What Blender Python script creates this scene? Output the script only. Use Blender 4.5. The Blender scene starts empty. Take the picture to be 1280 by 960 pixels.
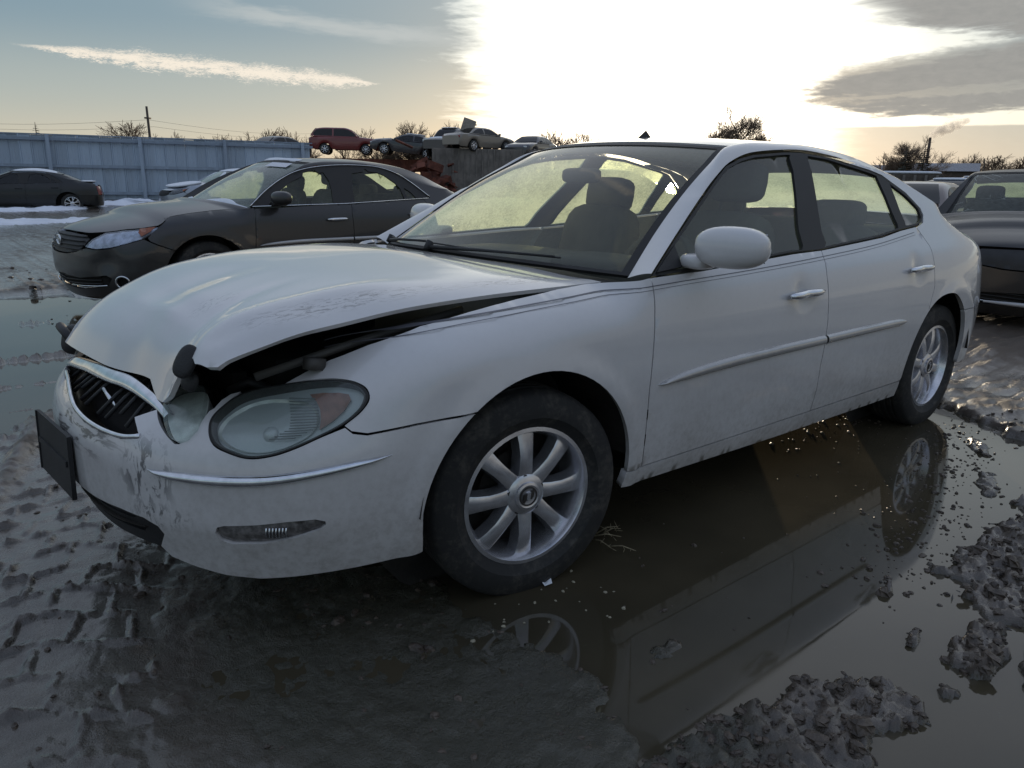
import bpy, bmesh, math, random
import numpy as np
from mathutils import Vector, Matrix, Euler
from mathutils.geometry import delaunay_2d_cdt
random.seed(7)
RNG = np.random.default_rng(7)
SC = bpy.context.scene
COL = SC.collection
R = math.radians

# ------------------------------------------------------------------ camera
CAM_LOC = (-1.377, -2.427, 1.226)
CAM_YAW, CAM_PITCH, CAM_ROLL = .696, -.264, .017        # yaw from +Y towards +X
cam_d = bpy.data.cameras.new('camera'); cam = bpy.data.objects.new('camera', cam_d); COL.objects.link(cam)
_f = Vector((math.sin(CAM_YAW) * math.cos(CAM_PITCH), math.cos(CAM_YAW) * math.cos(CAM_PITCH), math.sin(CAM_PITCH)))
_r = Vector((math.cos(CAM_YAW), -math.sin(CAM_YAW), 0)); _u = _r.cross(_f)
_r2 = _r * math.cos(CAM_ROLL) + _u * math.sin(CAM_ROLL); _u2 = _u * math.cos(CAM_ROLL) - _r * math.sin(CAM_ROLL)
_m = Matrix((_r2, _u2, -_f)).transposed().to_4x4(); _m.translation = CAM_LOC
cam.matrix_world = _m
cam_d.sensor_width = 36; cam_d.lens = 26.66; cam_d.clip_start = .05; cam_d.clip_end = 3000
SC.camera = cam

# ------------------------------------------------------------------ light and exposure
SUN_AZ, SUN_EL = R(50.8), R(4.6)                         # azimuth from +Y towards +X
sun_d = bpy.data.lights.new('sun', 'SUN'); sun = bpy.data.objects.new('sun', sun_d); COL.objects.link(sun)
sun_d.energy = 5.0; sun_d.angle = R(.5); sun_d.color = (1.0, .83, .60)
sun_v = Vector((math.sin(SUN_AZ) * math.cos(SUN_EL), math.cos(SUN_AZ) * math.cos(SUN_EL), math.sin(SUN_EL)))
sun.rotation_euler = sun_v.to_track_quat('Z', 'Y').to_euler()
sun.location = (30, 25, 10)
SC.view_settings.view_transform = 'Standard'; SC.view_settings.look = 'None'
SC.view_settings.exposure = 0.0; SC.view_settings.gamma = 1
SC.render.engine = 'CYCLES'
SC.cycles.use_denoising = True
SC.cycles.max_bounces = 8; SC.cycles.transparent_max_bounces = 16
SC.cycles.caustics_reflective = False; SC.cycles.caustics_refractive = False
SC.cycles.sample_clamp_indirect = 6

class Nd:
    """a socket with arithmetic, for readable node graphs"""
    def __init__(self, nt, s): self.nt, self.s = nt, s
    def _m(self, op, *a):
        n = self.nt.nodes.new('ShaderNodeMath'); n.operation = op
        for i, v in enumerate((self,) + a):
            if isinstance(v, Nd): self.nt.links.new(v.s, n.inputs[i])
            else: n.inputs[i].default_value = v
        return Nd(self.nt, n.outputs[0])
    def __add__(self, o): return self._m('ADD', o)
    def __radd__(self, o): return self._m('ADD', o)
    def __sub__(self, o): return self._m('SUBTRACT', o)
    def __rsub__(self, o): return self._m('MULTIPLY', -1.0)._m('ADD', o)
    def __mul__(self, o): return self._m('MULTIPLY', o)
    def __rmul__(self, o): return self._m('MULTIPLY', o)
    def __truediv__(self, o): return self._m('DIVIDE', o)
    def abs(self): return self._m('ABSOLUTE')
    def pow(self, o): return self._m('POWER', o)
    def exp(self): return self._m('EXPONENT')
    def max(self, o): return self._m('MAXIMUM', o)
    def min(self, o): return self._m('MINIMUM', o)
    def sstep(self, a, b, lo=0., hi=1.):
        n = self.nt.nodes.new('ShaderNodeMapRange'); n.interpolation_type = 'SMOOTHSTEP'
        self.nt.links.new(self.s, n.inputs[0])
        if b < a: a, b, lo, hi = b, a, hi, lo
        for i, v in zip((1, 2, 3, 4), (a, b, lo, hi)): n.inputs[i].default_value = v
        return Nd(self.nt, n.outputs[0])

def node(nt, typ, inputs=None, **props):
    n = nt.nodes.new(typ)
    for k, v in props.items(): setattr(n, k, v)
    for k, v in (inputs or {}).items():
        s = n.inputs[k]
        if isinstance(v, Nd): nt.links.new(v.s, s)
        elif hasattr(v, 'is_output'): nt.links.new(v, s)
        else: s.default_value = v
    return n
def out(n, k=0): return n.outputs[k]
def noise(nt, vec, scale, detail=4, rough=.55, dist=0., k='Fac'):
    n = node(nt, 'ShaderNodeTexNoise', {'Scale': scale, 'Detail': detail, 'Roughness': rough, 'Distortion': dist})
    if vec is not None: nt.links.new(vec.s if isinstance(vec, Nd) else vec, n.inputs['Vector'])
    return Nd(nt, n.outputs[k])
def mixc(nt, fac, a, b, blend='MIX'):
    n = nt.nodes.new('ShaderNodeMix'); n.data_type = 'RGBA'; n.blend_type = blend
    for s, v in ((n.inputs[0], fac), (n.inputs[6], a), (n.inputs[7], b)):
        if isinstance(v, Nd): nt.links.new(v.s, s)
        elif hasattr(v, 'is_output'): nt.links.new(v, s)
        elif isinstance(v, tuple): s.default_value = v if len(v) == 4 else (*v, 1)
        else: s.default_value = v
    return n.outputs[2]
def vec(nt, x, y, z=0.):
    return out(node(nt, 'ShaderNodeCombineXYZ', {0: x, 1: y, 2: z}))

# ------------------------------------------------------------------ world: low winter sun, thin bright cloud round it, grey bands, one bright streak
W = bpy.data.worlds.new('World'); SC.world = W; W.use_nodes = True
nt = W.node_tree; nt.nodes.clear()
sky = node(nt, 'ShaderNodeTexSky', sky_type='NISHITA', sun_disc=False, sun_elevation=SUN_EL, sun_rotation=SUN_AZ, air_density=1.0, dust_density=1.6, ozone_density=1.5)
geo = node(nt, 'ShaderNodeTexCoord')
dirn = node(nt, 'ShaderNodeVectorMath', {0: out(geo, 'Generated')}, operation='NORMALIZE')
sep = node(nt, 'ShaderNodeSeparateXYZ', {0: out(dirn)})
dx, dy, dz = (Nd(nt, out(sep, i)) for i in range(3))
az = dx._m('ARCTAN2', dy) * 57.2958
el = dz._m('ARCSINE') * 57.2958
dot = dx * float(sun_v.x) + dy * float(sun_v.y) + dz * float(sun_v.z)
th = dot.min(1.0).max(-1.0)._m('ARCCOSINE') * 57.2958
p_st = vec(nt, az * .10, el * .55)                       # stretched coordinates: cloud streaks lie along the horizon
n1 = noise(nt, p_st, 1.3, 6, .6, .6) - .5
n2 = noise(nt, p_st, 5.0, 5, .6, .2) - .5
n3 = noise(nt, vec(nt, az * .16, el * .42), 6.0, 6, .65, .3) - .5
skyc = mixc(nt, 1.0, out(sky), (.10, .10, .10), 'MULTIPLY')
# pale thin haze near the horizon, grey veil of high cloud
hor = mixc(nt, th.sstep(50, 110), (.70, .655, .53), (.42, .47, .54))
g1 = mixc(nt, el.sstep(.5, 5.5), hor, (.44, .50, .50))
g2 = mixc(nt, el.sstep(4.5, 10.0), g1, (.23, .345, .43))
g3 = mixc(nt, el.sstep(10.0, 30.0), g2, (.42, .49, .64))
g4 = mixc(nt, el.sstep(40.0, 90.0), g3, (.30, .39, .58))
c0 = mixc(nt, .80, skyc, g4)
# bright cloud round the sun, cut on the left by a ragged cloud edge
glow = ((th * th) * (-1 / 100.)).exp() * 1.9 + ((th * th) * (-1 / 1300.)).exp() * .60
edgeL = (az + n1 * 9 + n2 * 5 + el * .15).sstep(35.6, 40.0, .06, 1.0).max(el.sstep(11., 24.) * .8)
qa = (az - 73.0) / 15.2; qe = (el - 5.95 - (az - 62.) * .07 + n2 * .7) / 2.2
darkR = (1 - qa * qa - qe * qe + n1 * .9 + n2 * .7 + n3 * .35).sstep(-.02, .42)
darkT = (az + n1 * 8).sstep(61.5, 65.5) * (el + n1 * 2.4 + n2 * 1.5 + (az - 64.) * .14).sstep(9.0, 9.9) * el.sstep(17., 12.)
lowR = (az + n2 * 3).sstep(59.0, 64.0) * (el + n2 * .15).sstep(3.75, 3.6) * .75
streak = ((el - (az - 58.) * .15 - 6.5 + n2 * 1.1).abs()).sstep(.5, .05) * az.sstep(59, 61) * .55 + ((el - (az - 58.) * .05 - 5.2 + n2 * 1.3 + n3 * .4).abs()).sstep(.35, .05) * .25
shade = 1 - (darkR * .92).max(darkT * .8).max(lowR * .75)
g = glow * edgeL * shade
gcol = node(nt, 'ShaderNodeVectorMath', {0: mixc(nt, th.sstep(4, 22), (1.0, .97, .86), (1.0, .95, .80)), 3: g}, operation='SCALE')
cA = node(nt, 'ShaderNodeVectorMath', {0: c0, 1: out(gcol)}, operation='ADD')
cloudcol = mixc(nt, n3 + .5, (.27, .27, .26), (.40, .385, .36))
c1 = mixc(nt, (darkR.max(darkT) * (1 - streak)).max(lowR * .6) * .9, out(cA), cloudcol)
# bright ragged streak of cloud on the left
t = (az - 8.2) / 21.6
half = t.sstep(-.05, .35) * t.sstep(1.03, .86) * .62 + .05
mid = 7.25 - t * 1.0
n4 = noise(nt, vec(nt, az * .55, el * 2.6), 9.0, 5, .7, .4) - .5
sA = (1 - (el - mid + n3 * .5 + n4 * .25).abs() / half + n2 * 1.3 + n3 * 1.6 + n4 * 2.2).sstep(.05, .95) * t.sstep(-.02, .12) * t.sstep(1.04, .97)
c2 = mixc(nt, sA * .92, c1, (.98, .88, .74))
# soft wisp above it
t2 = (az - 16.) / 22.
sB = (1 - (el - 10.6 + t2 * 1.7 + n1 * 1.2).abs() / 1.1 + n2 * .9).sstep(.2, 1.0) * t2.sstep(0., .35) * t2.sstep(1.1, .7)
c3 = mixc(nt, sB * .6, c2, (.60, .62, .60))
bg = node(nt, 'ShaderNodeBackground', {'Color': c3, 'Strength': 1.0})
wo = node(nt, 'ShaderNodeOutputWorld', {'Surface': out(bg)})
W.cycles.sampling_method = 'MANUAL'; W.cycles.sample_map_resolution = 1024
# ------------------------------------------------------------------ numeric helpers
def pchip(xk, yk, x):
    """smooth shape-preserving cubic through (xk, yk); yk may be (n,) or (n,m)"""
    xk = np.asarray(xk, float); yk = np.asarray(yk, float); x = np.asarray(x, float)
    h = np.diff(xk)
    if yk.ndim > 1:
        return np.stack([pchip(xk, yk[:, i], x) for i in range(yk.shape[1])], -1)
    d = np.diff(yk) / h
    m = np.zeros(len(xk))
    m[0], m[-1] = d[0], d[-1]
    for i in range(1, len(xk) - 1):
        if d[i - 1] * d[i] > 0:
            w1, w2 = 2 * h[i] + h[i - 1], h[i] + 2 * h[i - 1]
            m[i] = (w1 + w2) / (w1 / d[i - 1] + w2 / d[i])
    i = np.clip(np.searchsorted(xk, x) - 1, 0, len(xk) - 2)
    t = np.clip((x - xk[i]) / h[i], 0, 1)
    t2, t3 = t * t, t * t * t
    return ((2*t3 - 3*t2 + 1) * yk[i] + (t3 - 2*t2 + t) * h[i] * m[i]
            + (-2*t3 + 3*t2) * yk[i + 1] + (t3 - t2) * h[i] * m[i + 1])

def catmull(P, n):
    """dense open curve through points P (k,d)"""
    P = np.asarray(P, float)
    c = np.r_[0, np.cumsum(np.linalg.norm(np.diff(P, axis=0), axis=1) ** .5)]
    m = np.gradient(P, c, axis=0) if len(P) > 2 else np.tile((P[-1] - P[0]) / c[-1], (2, 1))
    t = np.linspace(0, c[-1], n)
    i = np.clip(np.searchsorted(c, t, side='right') - 1, 0, len(P) - 2)
    h = (c[i + 1] - c[i])[:, None]; u = ((t - c[i])[:, None]) / h
    return ((2*u**3 - 3*u**2 + 1) * P[i] + (u**3 - 2*u**2 + u) * h * m[i]
            + (-2*u**3 + 3*u**2) * P[i + 1] + (u**3 - u**2) * h * m[i + 1])

def sstep(a, b, x):
    t = np.clip((np.asarray(x, float) - a) / (b - a), 0, 1)
    return t * t * (3 - 2 * t)

def resample(P, step, closed=False):
    P = np.asarray(P, float)
    if closed: P = np.vstack([P, P[:1]])
    seg = np.linalg.norm(np.diff(P, axis=0), axis=1)
    out = []
    for a, b, l in zip(P[:-1], P[1:], seg):
        n = max(1, int(math.ceil(l / step)))
        for k in range(n): out.append(a + (b - a) * k / n)
    if not closed: out.append(P[-1])
    return np.array(out)

def smooth_loop(P, n=8):
    """closed Catmull-Rom through the points"""
    P = np.asarray(P, float); k = len(P)
    out = []
    for i in range(k):
        p0, p1, p2, p3 = P[i - 1], P[i], P[(i + 1) % k], P[(i + 2) % k]
        for t in np.linspace(0, 1, n, endpoint=False):
            out.append(.5 * (2*p1 + (p2 - p0)*t + (2*p0 - 5*p1 + 4*p2 - p3)*t*t + (3*p1 - p0 - 3*p2 + p3)*t**3))
    return np.array(out)

def inside(poly, pts):
    x, y = pts[:, 0], pts[:, 1]
    r = np.zeros(len(pts), bool)
    a = poly; b = np.roll(poly, -1, axis=0)
    for (x0, y0), (x1, y1) in zip(a, b):
        if y0 == y1: continue
        c = (y0 > y) != (y1 > y)
        r ^= c & (x < (x1 - x0) * (y - y0) / (y1 - y0) + x0)
    return r

# ------------------------------------------------------------------ body surface of a sedan
class Body:
    """F(s, z): s runs along the plan outline from the centre of the nose round the driver's side to the tail"""
    def __init__(self, P):
        self.P = P
        plan = catmull(P['plan'], 600)
        L = np.r_[0, np.cumsum(np.linalg.norm(np.diff(plan, axis=0), axis=1))]
        self.s = np.linspace(0, L[-1], 700)
        self.px = np.interp(self.s, L, plan[:, 0]); self.py = np.interp(self.s, L, plan[:, 1])
        tx, ty = np.gradient(self.px, self.s), np.gradient(self.py, self.s)
        k = np.hypot(tx, ty); tx, ty = tx / k, ty / k
        for _ in range(6):
            tx = np.convolve(np.pad(tx, 3, 'edge'), np.ones(7) / 7, 'valid'); ty = np.convolve(np.pad(ty, 3, 'edge'), np.ones(7) / 7, 'valid')
        k = np.hypot(tx, ty); tx, ty = tx / k, ty / k
        tx[0], ty[0] = 0, -1; tx[-1], ty[-1] = 0, 1
        self.nx, self.ny = -ty, tx          # inward normal (nose: +x)
        self.S = L[-1]
        mid = self.py < np.min(self.py) * .55
        j = np.where(mid)[0]
        self.xs, self.ss = self.px[j], self.s[j]
        o = np.argsort(self.xs); self.xs, self.ss = self.xs[o], self.ss[o]
    def s_of(self, x): return np.interp(x, self.xs, self.ss)
    def inset(self, s, z):
        P = self.P
        x = np.interp(s, self.s, self.px)
        side = pchip(*zip(*P['side']), z)
        front = pchip(*zip(*P['front']), z)
        rear = pchip(*zip(*P['rear']), z)
        fa, fb = P.get('fblend', (.75, 1.35)); ra, rb = P.get('rblend', (1.25, .75))
        wf = 1 - sstep(fa, fb, s); wr = sstep(self.S - ra, self.S - rb, s)
        d = side * (1 - wf - wr) + front * wf + rear * wr
        zt = pchip(*zip(*P['ztop']), x)
        h = np.clip(zt - z, -.02, 1)
        fr = 1 - sstep(P['belt_x0'] - .12, P['belt_x0'] + .03, x) + sstep(*P['deck_x'], x)
        R = P.get('roll', .13)
        roll = P.get('rolld', .15) * np.clip(1 - np.sqrt(np.clip(1 - (1 - np.clip(h / R, 0, 1)) ** 2, 0, 1)), 0, 1)
        d = d + roll * np.clip(fr, 0, 1)
        for (cx, cz) in ((0, P['hubz']), (P['wb'], P['hubz'])):
            r = np.hypot(x - cx, z - cz)
            d = d - .010 * np.exp(-((r - P['arch'] - .025) / .032) ** 2)
        if 'dent' in P:
            for (ds, dz, dr, dd) in P['dent']:
                d = d + dd * np.exp(-((s - ds) ** 2 + (z - dz) ** 2) / dr ** 2)
        return d
    def F(self, q):
        q = np.asarray(q, float)
        s, z = q[..., 0], q[..., 1]
        d = self.inset(s, z)
        return np.stack([np.interp(s, self.s, self.px) + d * np.interp(s, self.s, self.nx),
                         np.interp(s, self.s, self.py) + d * np.interp(s, self.s, self.ny), z], -1)
    def X(self, q):
        """(x, z) on the flank instead of (s, z)"""
        q = np.asarray(q, float)
        return self.F(np.stack([self.s_of(q[..., 0]), q[..., 1]], -1))

    def Fm(self, q):
        """like F, running past the centre lines on to the passenger's side"""
        q = np.array(q, float); sg = np.ones(q.shape[:-1])
        m = q[..., 0] < 0; q[..., 0] = np.where(m, -q[..., 0], q[..., 0]); sg[m] = -1
        m = q[..., 0] > self.S; q[..., 0] = np.where(m, 2 * self.S - q[..., 0], q[..., 0]); sg[m] = -1
        X = self.F(q); X[..., 1] *= sg; return X
# ------------------------------------------------------------------ scene helpers
def tag(o, label=None, cat=None, group=None, kind=None):
    for k, v in (('label', label), ('category', cat), ('group', group), ('kind', kind)):
        if v: o[k] = v
    return o
def empty(name, loc=(0, 0, 0), rz=0., label=None, cat=None, group=None):
    o = bpy.data.objects.new(name, None); COL.objects.link(o)
    o.location = loc; o.rotation_euler = (0, 0, rz); o.empty_display_size = .2
    return tag(o, label, cat, group)
def mesh(name, V, Fs, mat, parent=None, smooth=True, idx=None):
    me = bpy.data.meshes.new(name)
    me.from_pydata([tuple(map(float, v)) for v in V], [], [tuple(int(i) for i in f) for f in Fs])
    mats = mat if isinstance(mat, (list, tuple)) else [mat]
    for m in mats: me.materials.append(m)
    if smooth: me.polygons.foreach_set('use_smooth', np.ones(len(me.polygons), bool))
    if idx is not None: me.polygons.foreach_set('material_index', np.asarray(idx, np.int32))
    me.update()
    o = bpy.data.objects.new(name, me); COL.objects.link(o)
    if parent is not None: o.parent = parent
    return o
def mirror_obj(o, parent=None, name=None):
    me = o.data.copy()
    n = len(me.vertices); co = np.empty(n * 3); me.vertices.foreach_get('co', co); co[1::3] *= -1
    me.vertices.foreach_set('co', co); me.flip_normals(); me.update()
    c = bpy.data.objects.new(name or o.name.split('.')[0], me); COL.objects.link(c)
    c.parent = parent or o.parent
    if 'kind' in o: c['kind'] = o['kind']
    return c

class MB:
    """collects shapes that become ONE mesh"""
    def __init__(s): s.V = []; s.F = []; s.M = []
    def add(s, V, Fs, m=0):
        b = len(s.V); s.V.extend(map(tuple, V)); s.F.extend(tuple(i + b for i in f) for f in Fs); s.M.extend([m] * len(Fs)); return s
    def grid(s, G, m=0, closed=False, flip=False):
        G = np.asarray(G); a, b = G.shape[:2]; Fs = []
        for i in range(a - 1):
            for j in range(b if closed else b - 1):
                k = (j + 1) % b
                q = (i * b + j, i * b + k, (i + 1) * b + k, (i + 1) * b + j)
                Fs.append(q[::-1] if flip else q)
        return s.add(G.reshape(-1, 3), Fs, m)
    def box(s, c, d, m=0, rot=None, taper=1.):
        V = []
        for z in (-1, 1):
            for x, y in ((-1, -1), (1, -1), (1, 1), (-1, 1)):
                t = taper if z > 0 else 1
                V.append(Vector((x * d[0] / 2 * t, y * d[1] / 2 * t, z * d[2] / 2)))
        if rot is not None:
            E = rot if isinstance(rot, Matrix) else Euler(rot).to_matrix(); V = [E @ v for v in V]
        V = [v + Vector(c) for v in V]
        return s.add(V, [(3, 2, 1, 0), (4, 5, 6, 7), (0, 1, 5, 4), (1, 2, 6, 5), (2, 3, 7, 6), (3, 0, 4, 7)], m)
    def tube(s, P, r, n=8, m=0, cap=True):
        P = [Vector(p) for p in P]; k = len(P); r = r if hasattr(r, '__len__') else [r] * k
        up = None; G = []
        for i in range(k):
            t = (P[min(i + 1, k - 1)] - P[max(i - 1, 0)]).normalized()
            if up is None: up = t.orthogonal().normalized()
            up = (up - t * up.dot(t)).normalized(); sd = t.cross(up)
            G.append([P[i] + (up * math.cos(a) + sd * math.sin(a)) * r[i] for a in np.linspace(0, 2 * math.pi, n, endpoint=False)])
        b = len(s.V); s.grid(np.array(G), m, closed=True)
        if cap: s.F += [tuple(range(b + n - 1, b - 1, -1)), tuple(range(b + (k - 1) * n, b + k * n))]; s.M += [m, m]
        return s
    def lathe(s, prof, n=32, m=0, axis='y', c=(0, 0, 0), close=False):
        """prof: (radius, along)"""
        G = []
        for r_, h in prof:
            row = []
            for a in np.linspace(0, 2 * math.pi, n, endpoint=False):
                if axis == 'y': v = (r_ * math.cos(a), h, r_ * math.sin(a))
                elif axis == 'z': v = (r_ * math.cos(a), r_ * math.sin(a), h)
                else: v = (h, r_ * math.cos(a), r_ * math.sin(a))
                row.append(np.add(v, c))
            G.append(row)
        return s.grid(np.array(G), m, closed=True)
    def ell(s, c, r, n=14, k=9, m=0, rot=None):
        G = []
        for a in np.linspace(-math.pi / 2, math.pi / 2, k):
            row = []
            for b in np.linspace(0, 2 * math.pi, n, endpoint=False):
                v = Vector((r[0] * math.cos(a) * math.cos(b), r[1] * math.cos(a) * math.sin(b), r[2] * math.sin(a)))
                if rot is not None: v = Euler(rot).to_matrix() @ v
                row.append(v + Vector(c))
            G.append(row)
        return s.grid(np.array(G), m, closed=True)
    def build(s, name, mat, parent=None, smooth=True, autosmooth=None):
        o = mesh(name, s.V, s.F, mat, parent, smooth, s.M if isinstance(mat, (list, tuple)) else None)
        if autosmooth is not None:
            me = o.data
            bm = bmesh.new(); bm.from_mesh(me)
            bmesh.ops.recalc_face_normals(bm, faces=bm.faces)
            for e in bm.edges:
                if len(e.link_faces) == 2 and e.calc_face_angle(0) > autosmooth: e.smooth = False
            bm.to_mesh(me); bm.free()
        return o

def sheet(name, poly, f, step, mat, parent=None, holes=(), off=0., depth=.012, bstep=None, outref=None, thick=True, bulge=0.):
    """a panel: the 2D outline (with holes) carried on to the surface f, edges turned inwards by depth"""
    bstep = bstep or step * .6
    loops = [resample(np.asarray(l, float), bstep, True) for l in (poly, *holes)]
    V2 = np.vstack(loops); E_ = []; b = 0
    for l in loops:
        E_ += [(b + i, b + (i + 1) % len(l)) for i in range(len(l))]; b += len(l)
    lo, hi = loops[0].min(0), loops[0].max(0)
    gx = np.arange(lo[0], hi[0] + step, step); gy = np.arange(lo[1], hi[1] + step, step * .866)
    I = np.stack(np.meshgrid(gx, gy, indexing='ij'), -1); I[:, ::2, 0] += step / 2; I = I.reshape(-1, 2)
    ok = inside(loops[0], I)
    for h in loops[1:]: ok &= ~inside(h, I)
    I = I[ok]
    if len(I):
        d = np.full(len(I), 9.)
        for k in range(0, len(V2), 400):
            d = np.minimum(d, np.linalg.norm(I[:, None] - V2[None, k:k + 400], axis=-1).min(1))
        I = I[d > step * .45]
    allp = np.vstack([V2, I]) if len(I) else V2
    vs, es, fs = delaunay_2d_cdt([Vector(p) for p in allp], E_, [], 0, 1e-7)[:3]
    P2 = np.array([tuple(v) for v in vs]); T = np.array([t for t in fs if len(t) == 3])
    cen = P2[T].mean(1)
    ok = inside(loops[0], cen)
    for h in loops[1:]: ok &= ~inside(h, cen)
    T = T[ok]
    P = f(P2); e = 1e-4
    N = np.cross(f(P2 + [e, 0]) - P, f(P2 + [0, e]) - P); N /= np.linalg.norm(N, axis=1)[:, None] + 1e-12
    c = P.mean(0)
    ref = np.array(outref) if outref is not None else c - np.array([np.clip(c[0], 0, 2.8), 0, .55])
    if (N @ ref).mean() < 0: N = -N
    tn = np.cross(P[T[:, 1]] - P[T[:, 0]], P[T[:, 2]] - P[T[:, 0]])
    bad = (tn * N[T].mean(1)).sum(1) < 0; T[bad] = T[bad][:, ::-1]
    P = P + N * off
    if bulge:
        dd = np.full(len(P2), 9.)
        for k in range(0, len(V2), 400):
            dd = np.minimum(dd, np.linalg.norm(P2[:, None] - V2[None, k:k + 400], axis=-1).min(1))
        P = P + N * (bulge * sstep(0, 1, dd / (dd.max() + 1e-9)) ** .6)[:, None]
    Vv = [tuple(v) for v in P]; Ff = [tuple(t) for t in T]
    if thick:
        cnt = {}
        for t in T:
            for i in range(3):
                a, b2 = int(t[i]), int(t[(i + 1) % 3]); cnt[(a, b2)] = 1
        be = [k for k in cnt if (k[1], k[0]) not in cnt]
        m = {}
        for a, b2 in be:
            for i in (a, b2):
                if i not in m:
                    m[i] = len(Vv); Vv.append(tuple(P[i])); Vv.append(tuple(P[i] - N[i] * depth))
            Ff.append((m[b2], m[a], m[a] + 1, m[b2] + 1))
    return mesh(name, Vv, Ff, mat, parent)

# ------------------------------------------------------------------ materials
MATS = {}
def new_mat(name):
    m = bpy.data.materials.new(name); m.use_nodes = True; m.node_tree.nodes.clear(); return m, m.node_tree
def simple(name, col, rough=.5, metal=0., spec=.5, coat=0., bump=0., bscale=60., var=0., vscale=8., alpha=None):
    if name in MATS: return MATS[name]
    m, nt = new_mat(name)
    tc = out(node(nt, 'ShaderNodeTexCoord'), 'Object')
    base = (*col, 1)
    if var:
        v = noise(nt, tc, vscale, 5, .6)
        base = mixc(nt, v.sstep(.3, .7), tuple(c * (1 - var) for c in col), tuple(min(1, c * (1 + var)) for c in col))
    ins = {'Base Color': base, 'Roughness': rough, 'Metallic': metal, 'Specular IOR Level': spec, 'Coat Weight': coat, 'Coat Roughness': .08}
    if bump:
        b = node(nt, 'ShaderNodeBump', {'Height': noise(nt, tc, bscale, 4, .6), 'Strength': bump, 'Distance': .01}); ins['Normal'] = out(b)
    p = node(nt, 'ShaderNodeBsdfPrincipled', ins)
    node(nt, 'ShaderNodeOutputMaterial', {0: out(p)})
    MATS[name] = m; return m
def paint(name, col, rough=.32, metal=0., coat=1., dirt=.5, scuffs=(), dcol=(.16, .13, .10), frost=0.):
    """car paint: clear coat, road film thrown up from below, water spots, scuffs where the car was hit"""
    m, nt = new_mat(name)
    tc = out(node(nt, 'ShaderNodeTexCoord'), 'Object')
    z = Nd(nt, out(node(nt, 'ShaderNodeSeparateXYZ', {0: tc}), 2))
    a = noise(nt, tc, 3.0, 6, .65); b = noise(nt, tc, 45.0, 5, .7); c = noise(nt, tc, 220., 2, .5)
    film = (z.sstep(.80, .15).pow(1.4) * 1.05 + .10) * (a.sstep(.25, .75) * .6 + b.sstep(.35, .75) * .55) * dirt
    spots = (b * .5 + c * .5).sstep(.60, .68) * a.sstep(.35, .65) * .35 * dirt
    mask = film.max(spots).min(.85)
    base = mixc(nt, mask, (*col, 1), dcol)
    r = mask * .45 + rough
    for k, (p, rad, amt, sc, kind) in enumerate(scuffs):
        d = node(nt, 'ShaderNodeVectorMath', {0: tc, 1: p}, operation='SUBTRACT')
        d2 = node(nt, 'ShaderNodeVectorMath', {0: out(d), 1: tuple(1 / q for q in rad)}, operation='MULTIPLY')
        ln = Nd(nt, out(node(nt, 'ShaderNodeVectorMath', {0: out(d2)}, operation='LENGTH'), 'Value'))
        mp = node(nt, 'ShaderNodeMapping', {'Vector': tc, 'Scale': sc})
        nn = noise(nt, out(mp), 1.0, 5, .7, .8)
        k_ = (ln.sstep(1., .3) * amt * nn.sstep(.50, .58))
        base = mixc(nt, k_, base, kind); r = r.max(k_ * .6)
    ins = {'Base Color': base, 'Roughness': r, 'Metallic': metal, 'Coat Weight': coat, 'Coat Roughness': mask * .4 + .03, 'Specular IOR Level': .5}
    bm_ = node(nt, 'ShaderNodeBump', {'Height': noise(nt, tc, 5.0, 2, .5) + c * .004, 'Strength': .035, 'Distance': .02}); ins['Normal'] = out(bm_)
    p = node(nt, 'ShaderNodeBsdfPrincipled', ins)
    node(nt, 'ShaderNodeOutputMaterial', {0: out(p)}); return m
def glass(name, tint=(.55, .68, .55), film=.12, fcol=(.55, .6, .42), trans=.5, rough=.02, scale=4., band=False):
    """tinted pane with a dusty, frosted film that lets light through"""
    if name in MATS: return MATS[name]
    m, nt = new_mat(name)
    tc = out(node(nt, 'ShaderNodeTexCoord'), 'Object')
    a = noise(nt, tc, scale, 6, .65); b = noise(nt, tc, scale * 22, 4, .7)
    f = (a.sstep(.2, .8) * .5 + b.sstep(.3, .75) * .4 + .35) * film
    if band:                                              # dirt the wipers never reach, along the far pillar; top film paled like glare
        sp = node(nt, 'ShaderNodeSeparateXYZ', {0: tc}); X_, Y_ = Nd(nt, out(sp, 0)), Nd(nt, out(sp, 1))
        ed = .89 - X_ * .26 - Y_
        f = f + ed.sstep(.19, .11) * .40 * (b * .6 + .6) + (X_ - (Y_ * Y_) * .3).sstep(.93, 1.06) * .42
    tr = node(nt, 'ShaderNodeBsdfTransparent', {0: (*tint, 1)})
    di = node(nt, 'ShaderNodeBsdfDiffuse', {0: (*fcol, 1)}); tl = node(nt, 'ShaderNodeBsdfTranslucent', {0: (*fcol, 1)})
    fm = node(nt, 'ShaderNodeMixShader', {0: trans, 1: out(di), 2: out(tl)})
    body = node(nt, 'ShaderNodeMixShader', {0: f.min(1.), 1: out(tr), 2: out(fm)})
    gl = node(nt, 'ShaderNodeBsdfGlossy', {'Color': (1, 1, 1, 1), 'Roughness': rough})
    bf = Nd(nt, out(node(nt, 'ShaderNodeNewGeometry'), 'Backfacing'))
    fr = node(nt, 'ShaderNodeFresnel', {'IOR': bf * -.8333 + 1.5})      # same reflectance from either side of the pane
    sh = node(nt, 'ShaderNodeMixShader', {0: Nd(nt, out(fr)) * .9, 1: out(body), 2: out(gl)})
    node(nt, 'ShaderNodeOutputMaterial', {0: out(sh)})
    MATS[name] = m; return m

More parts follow.
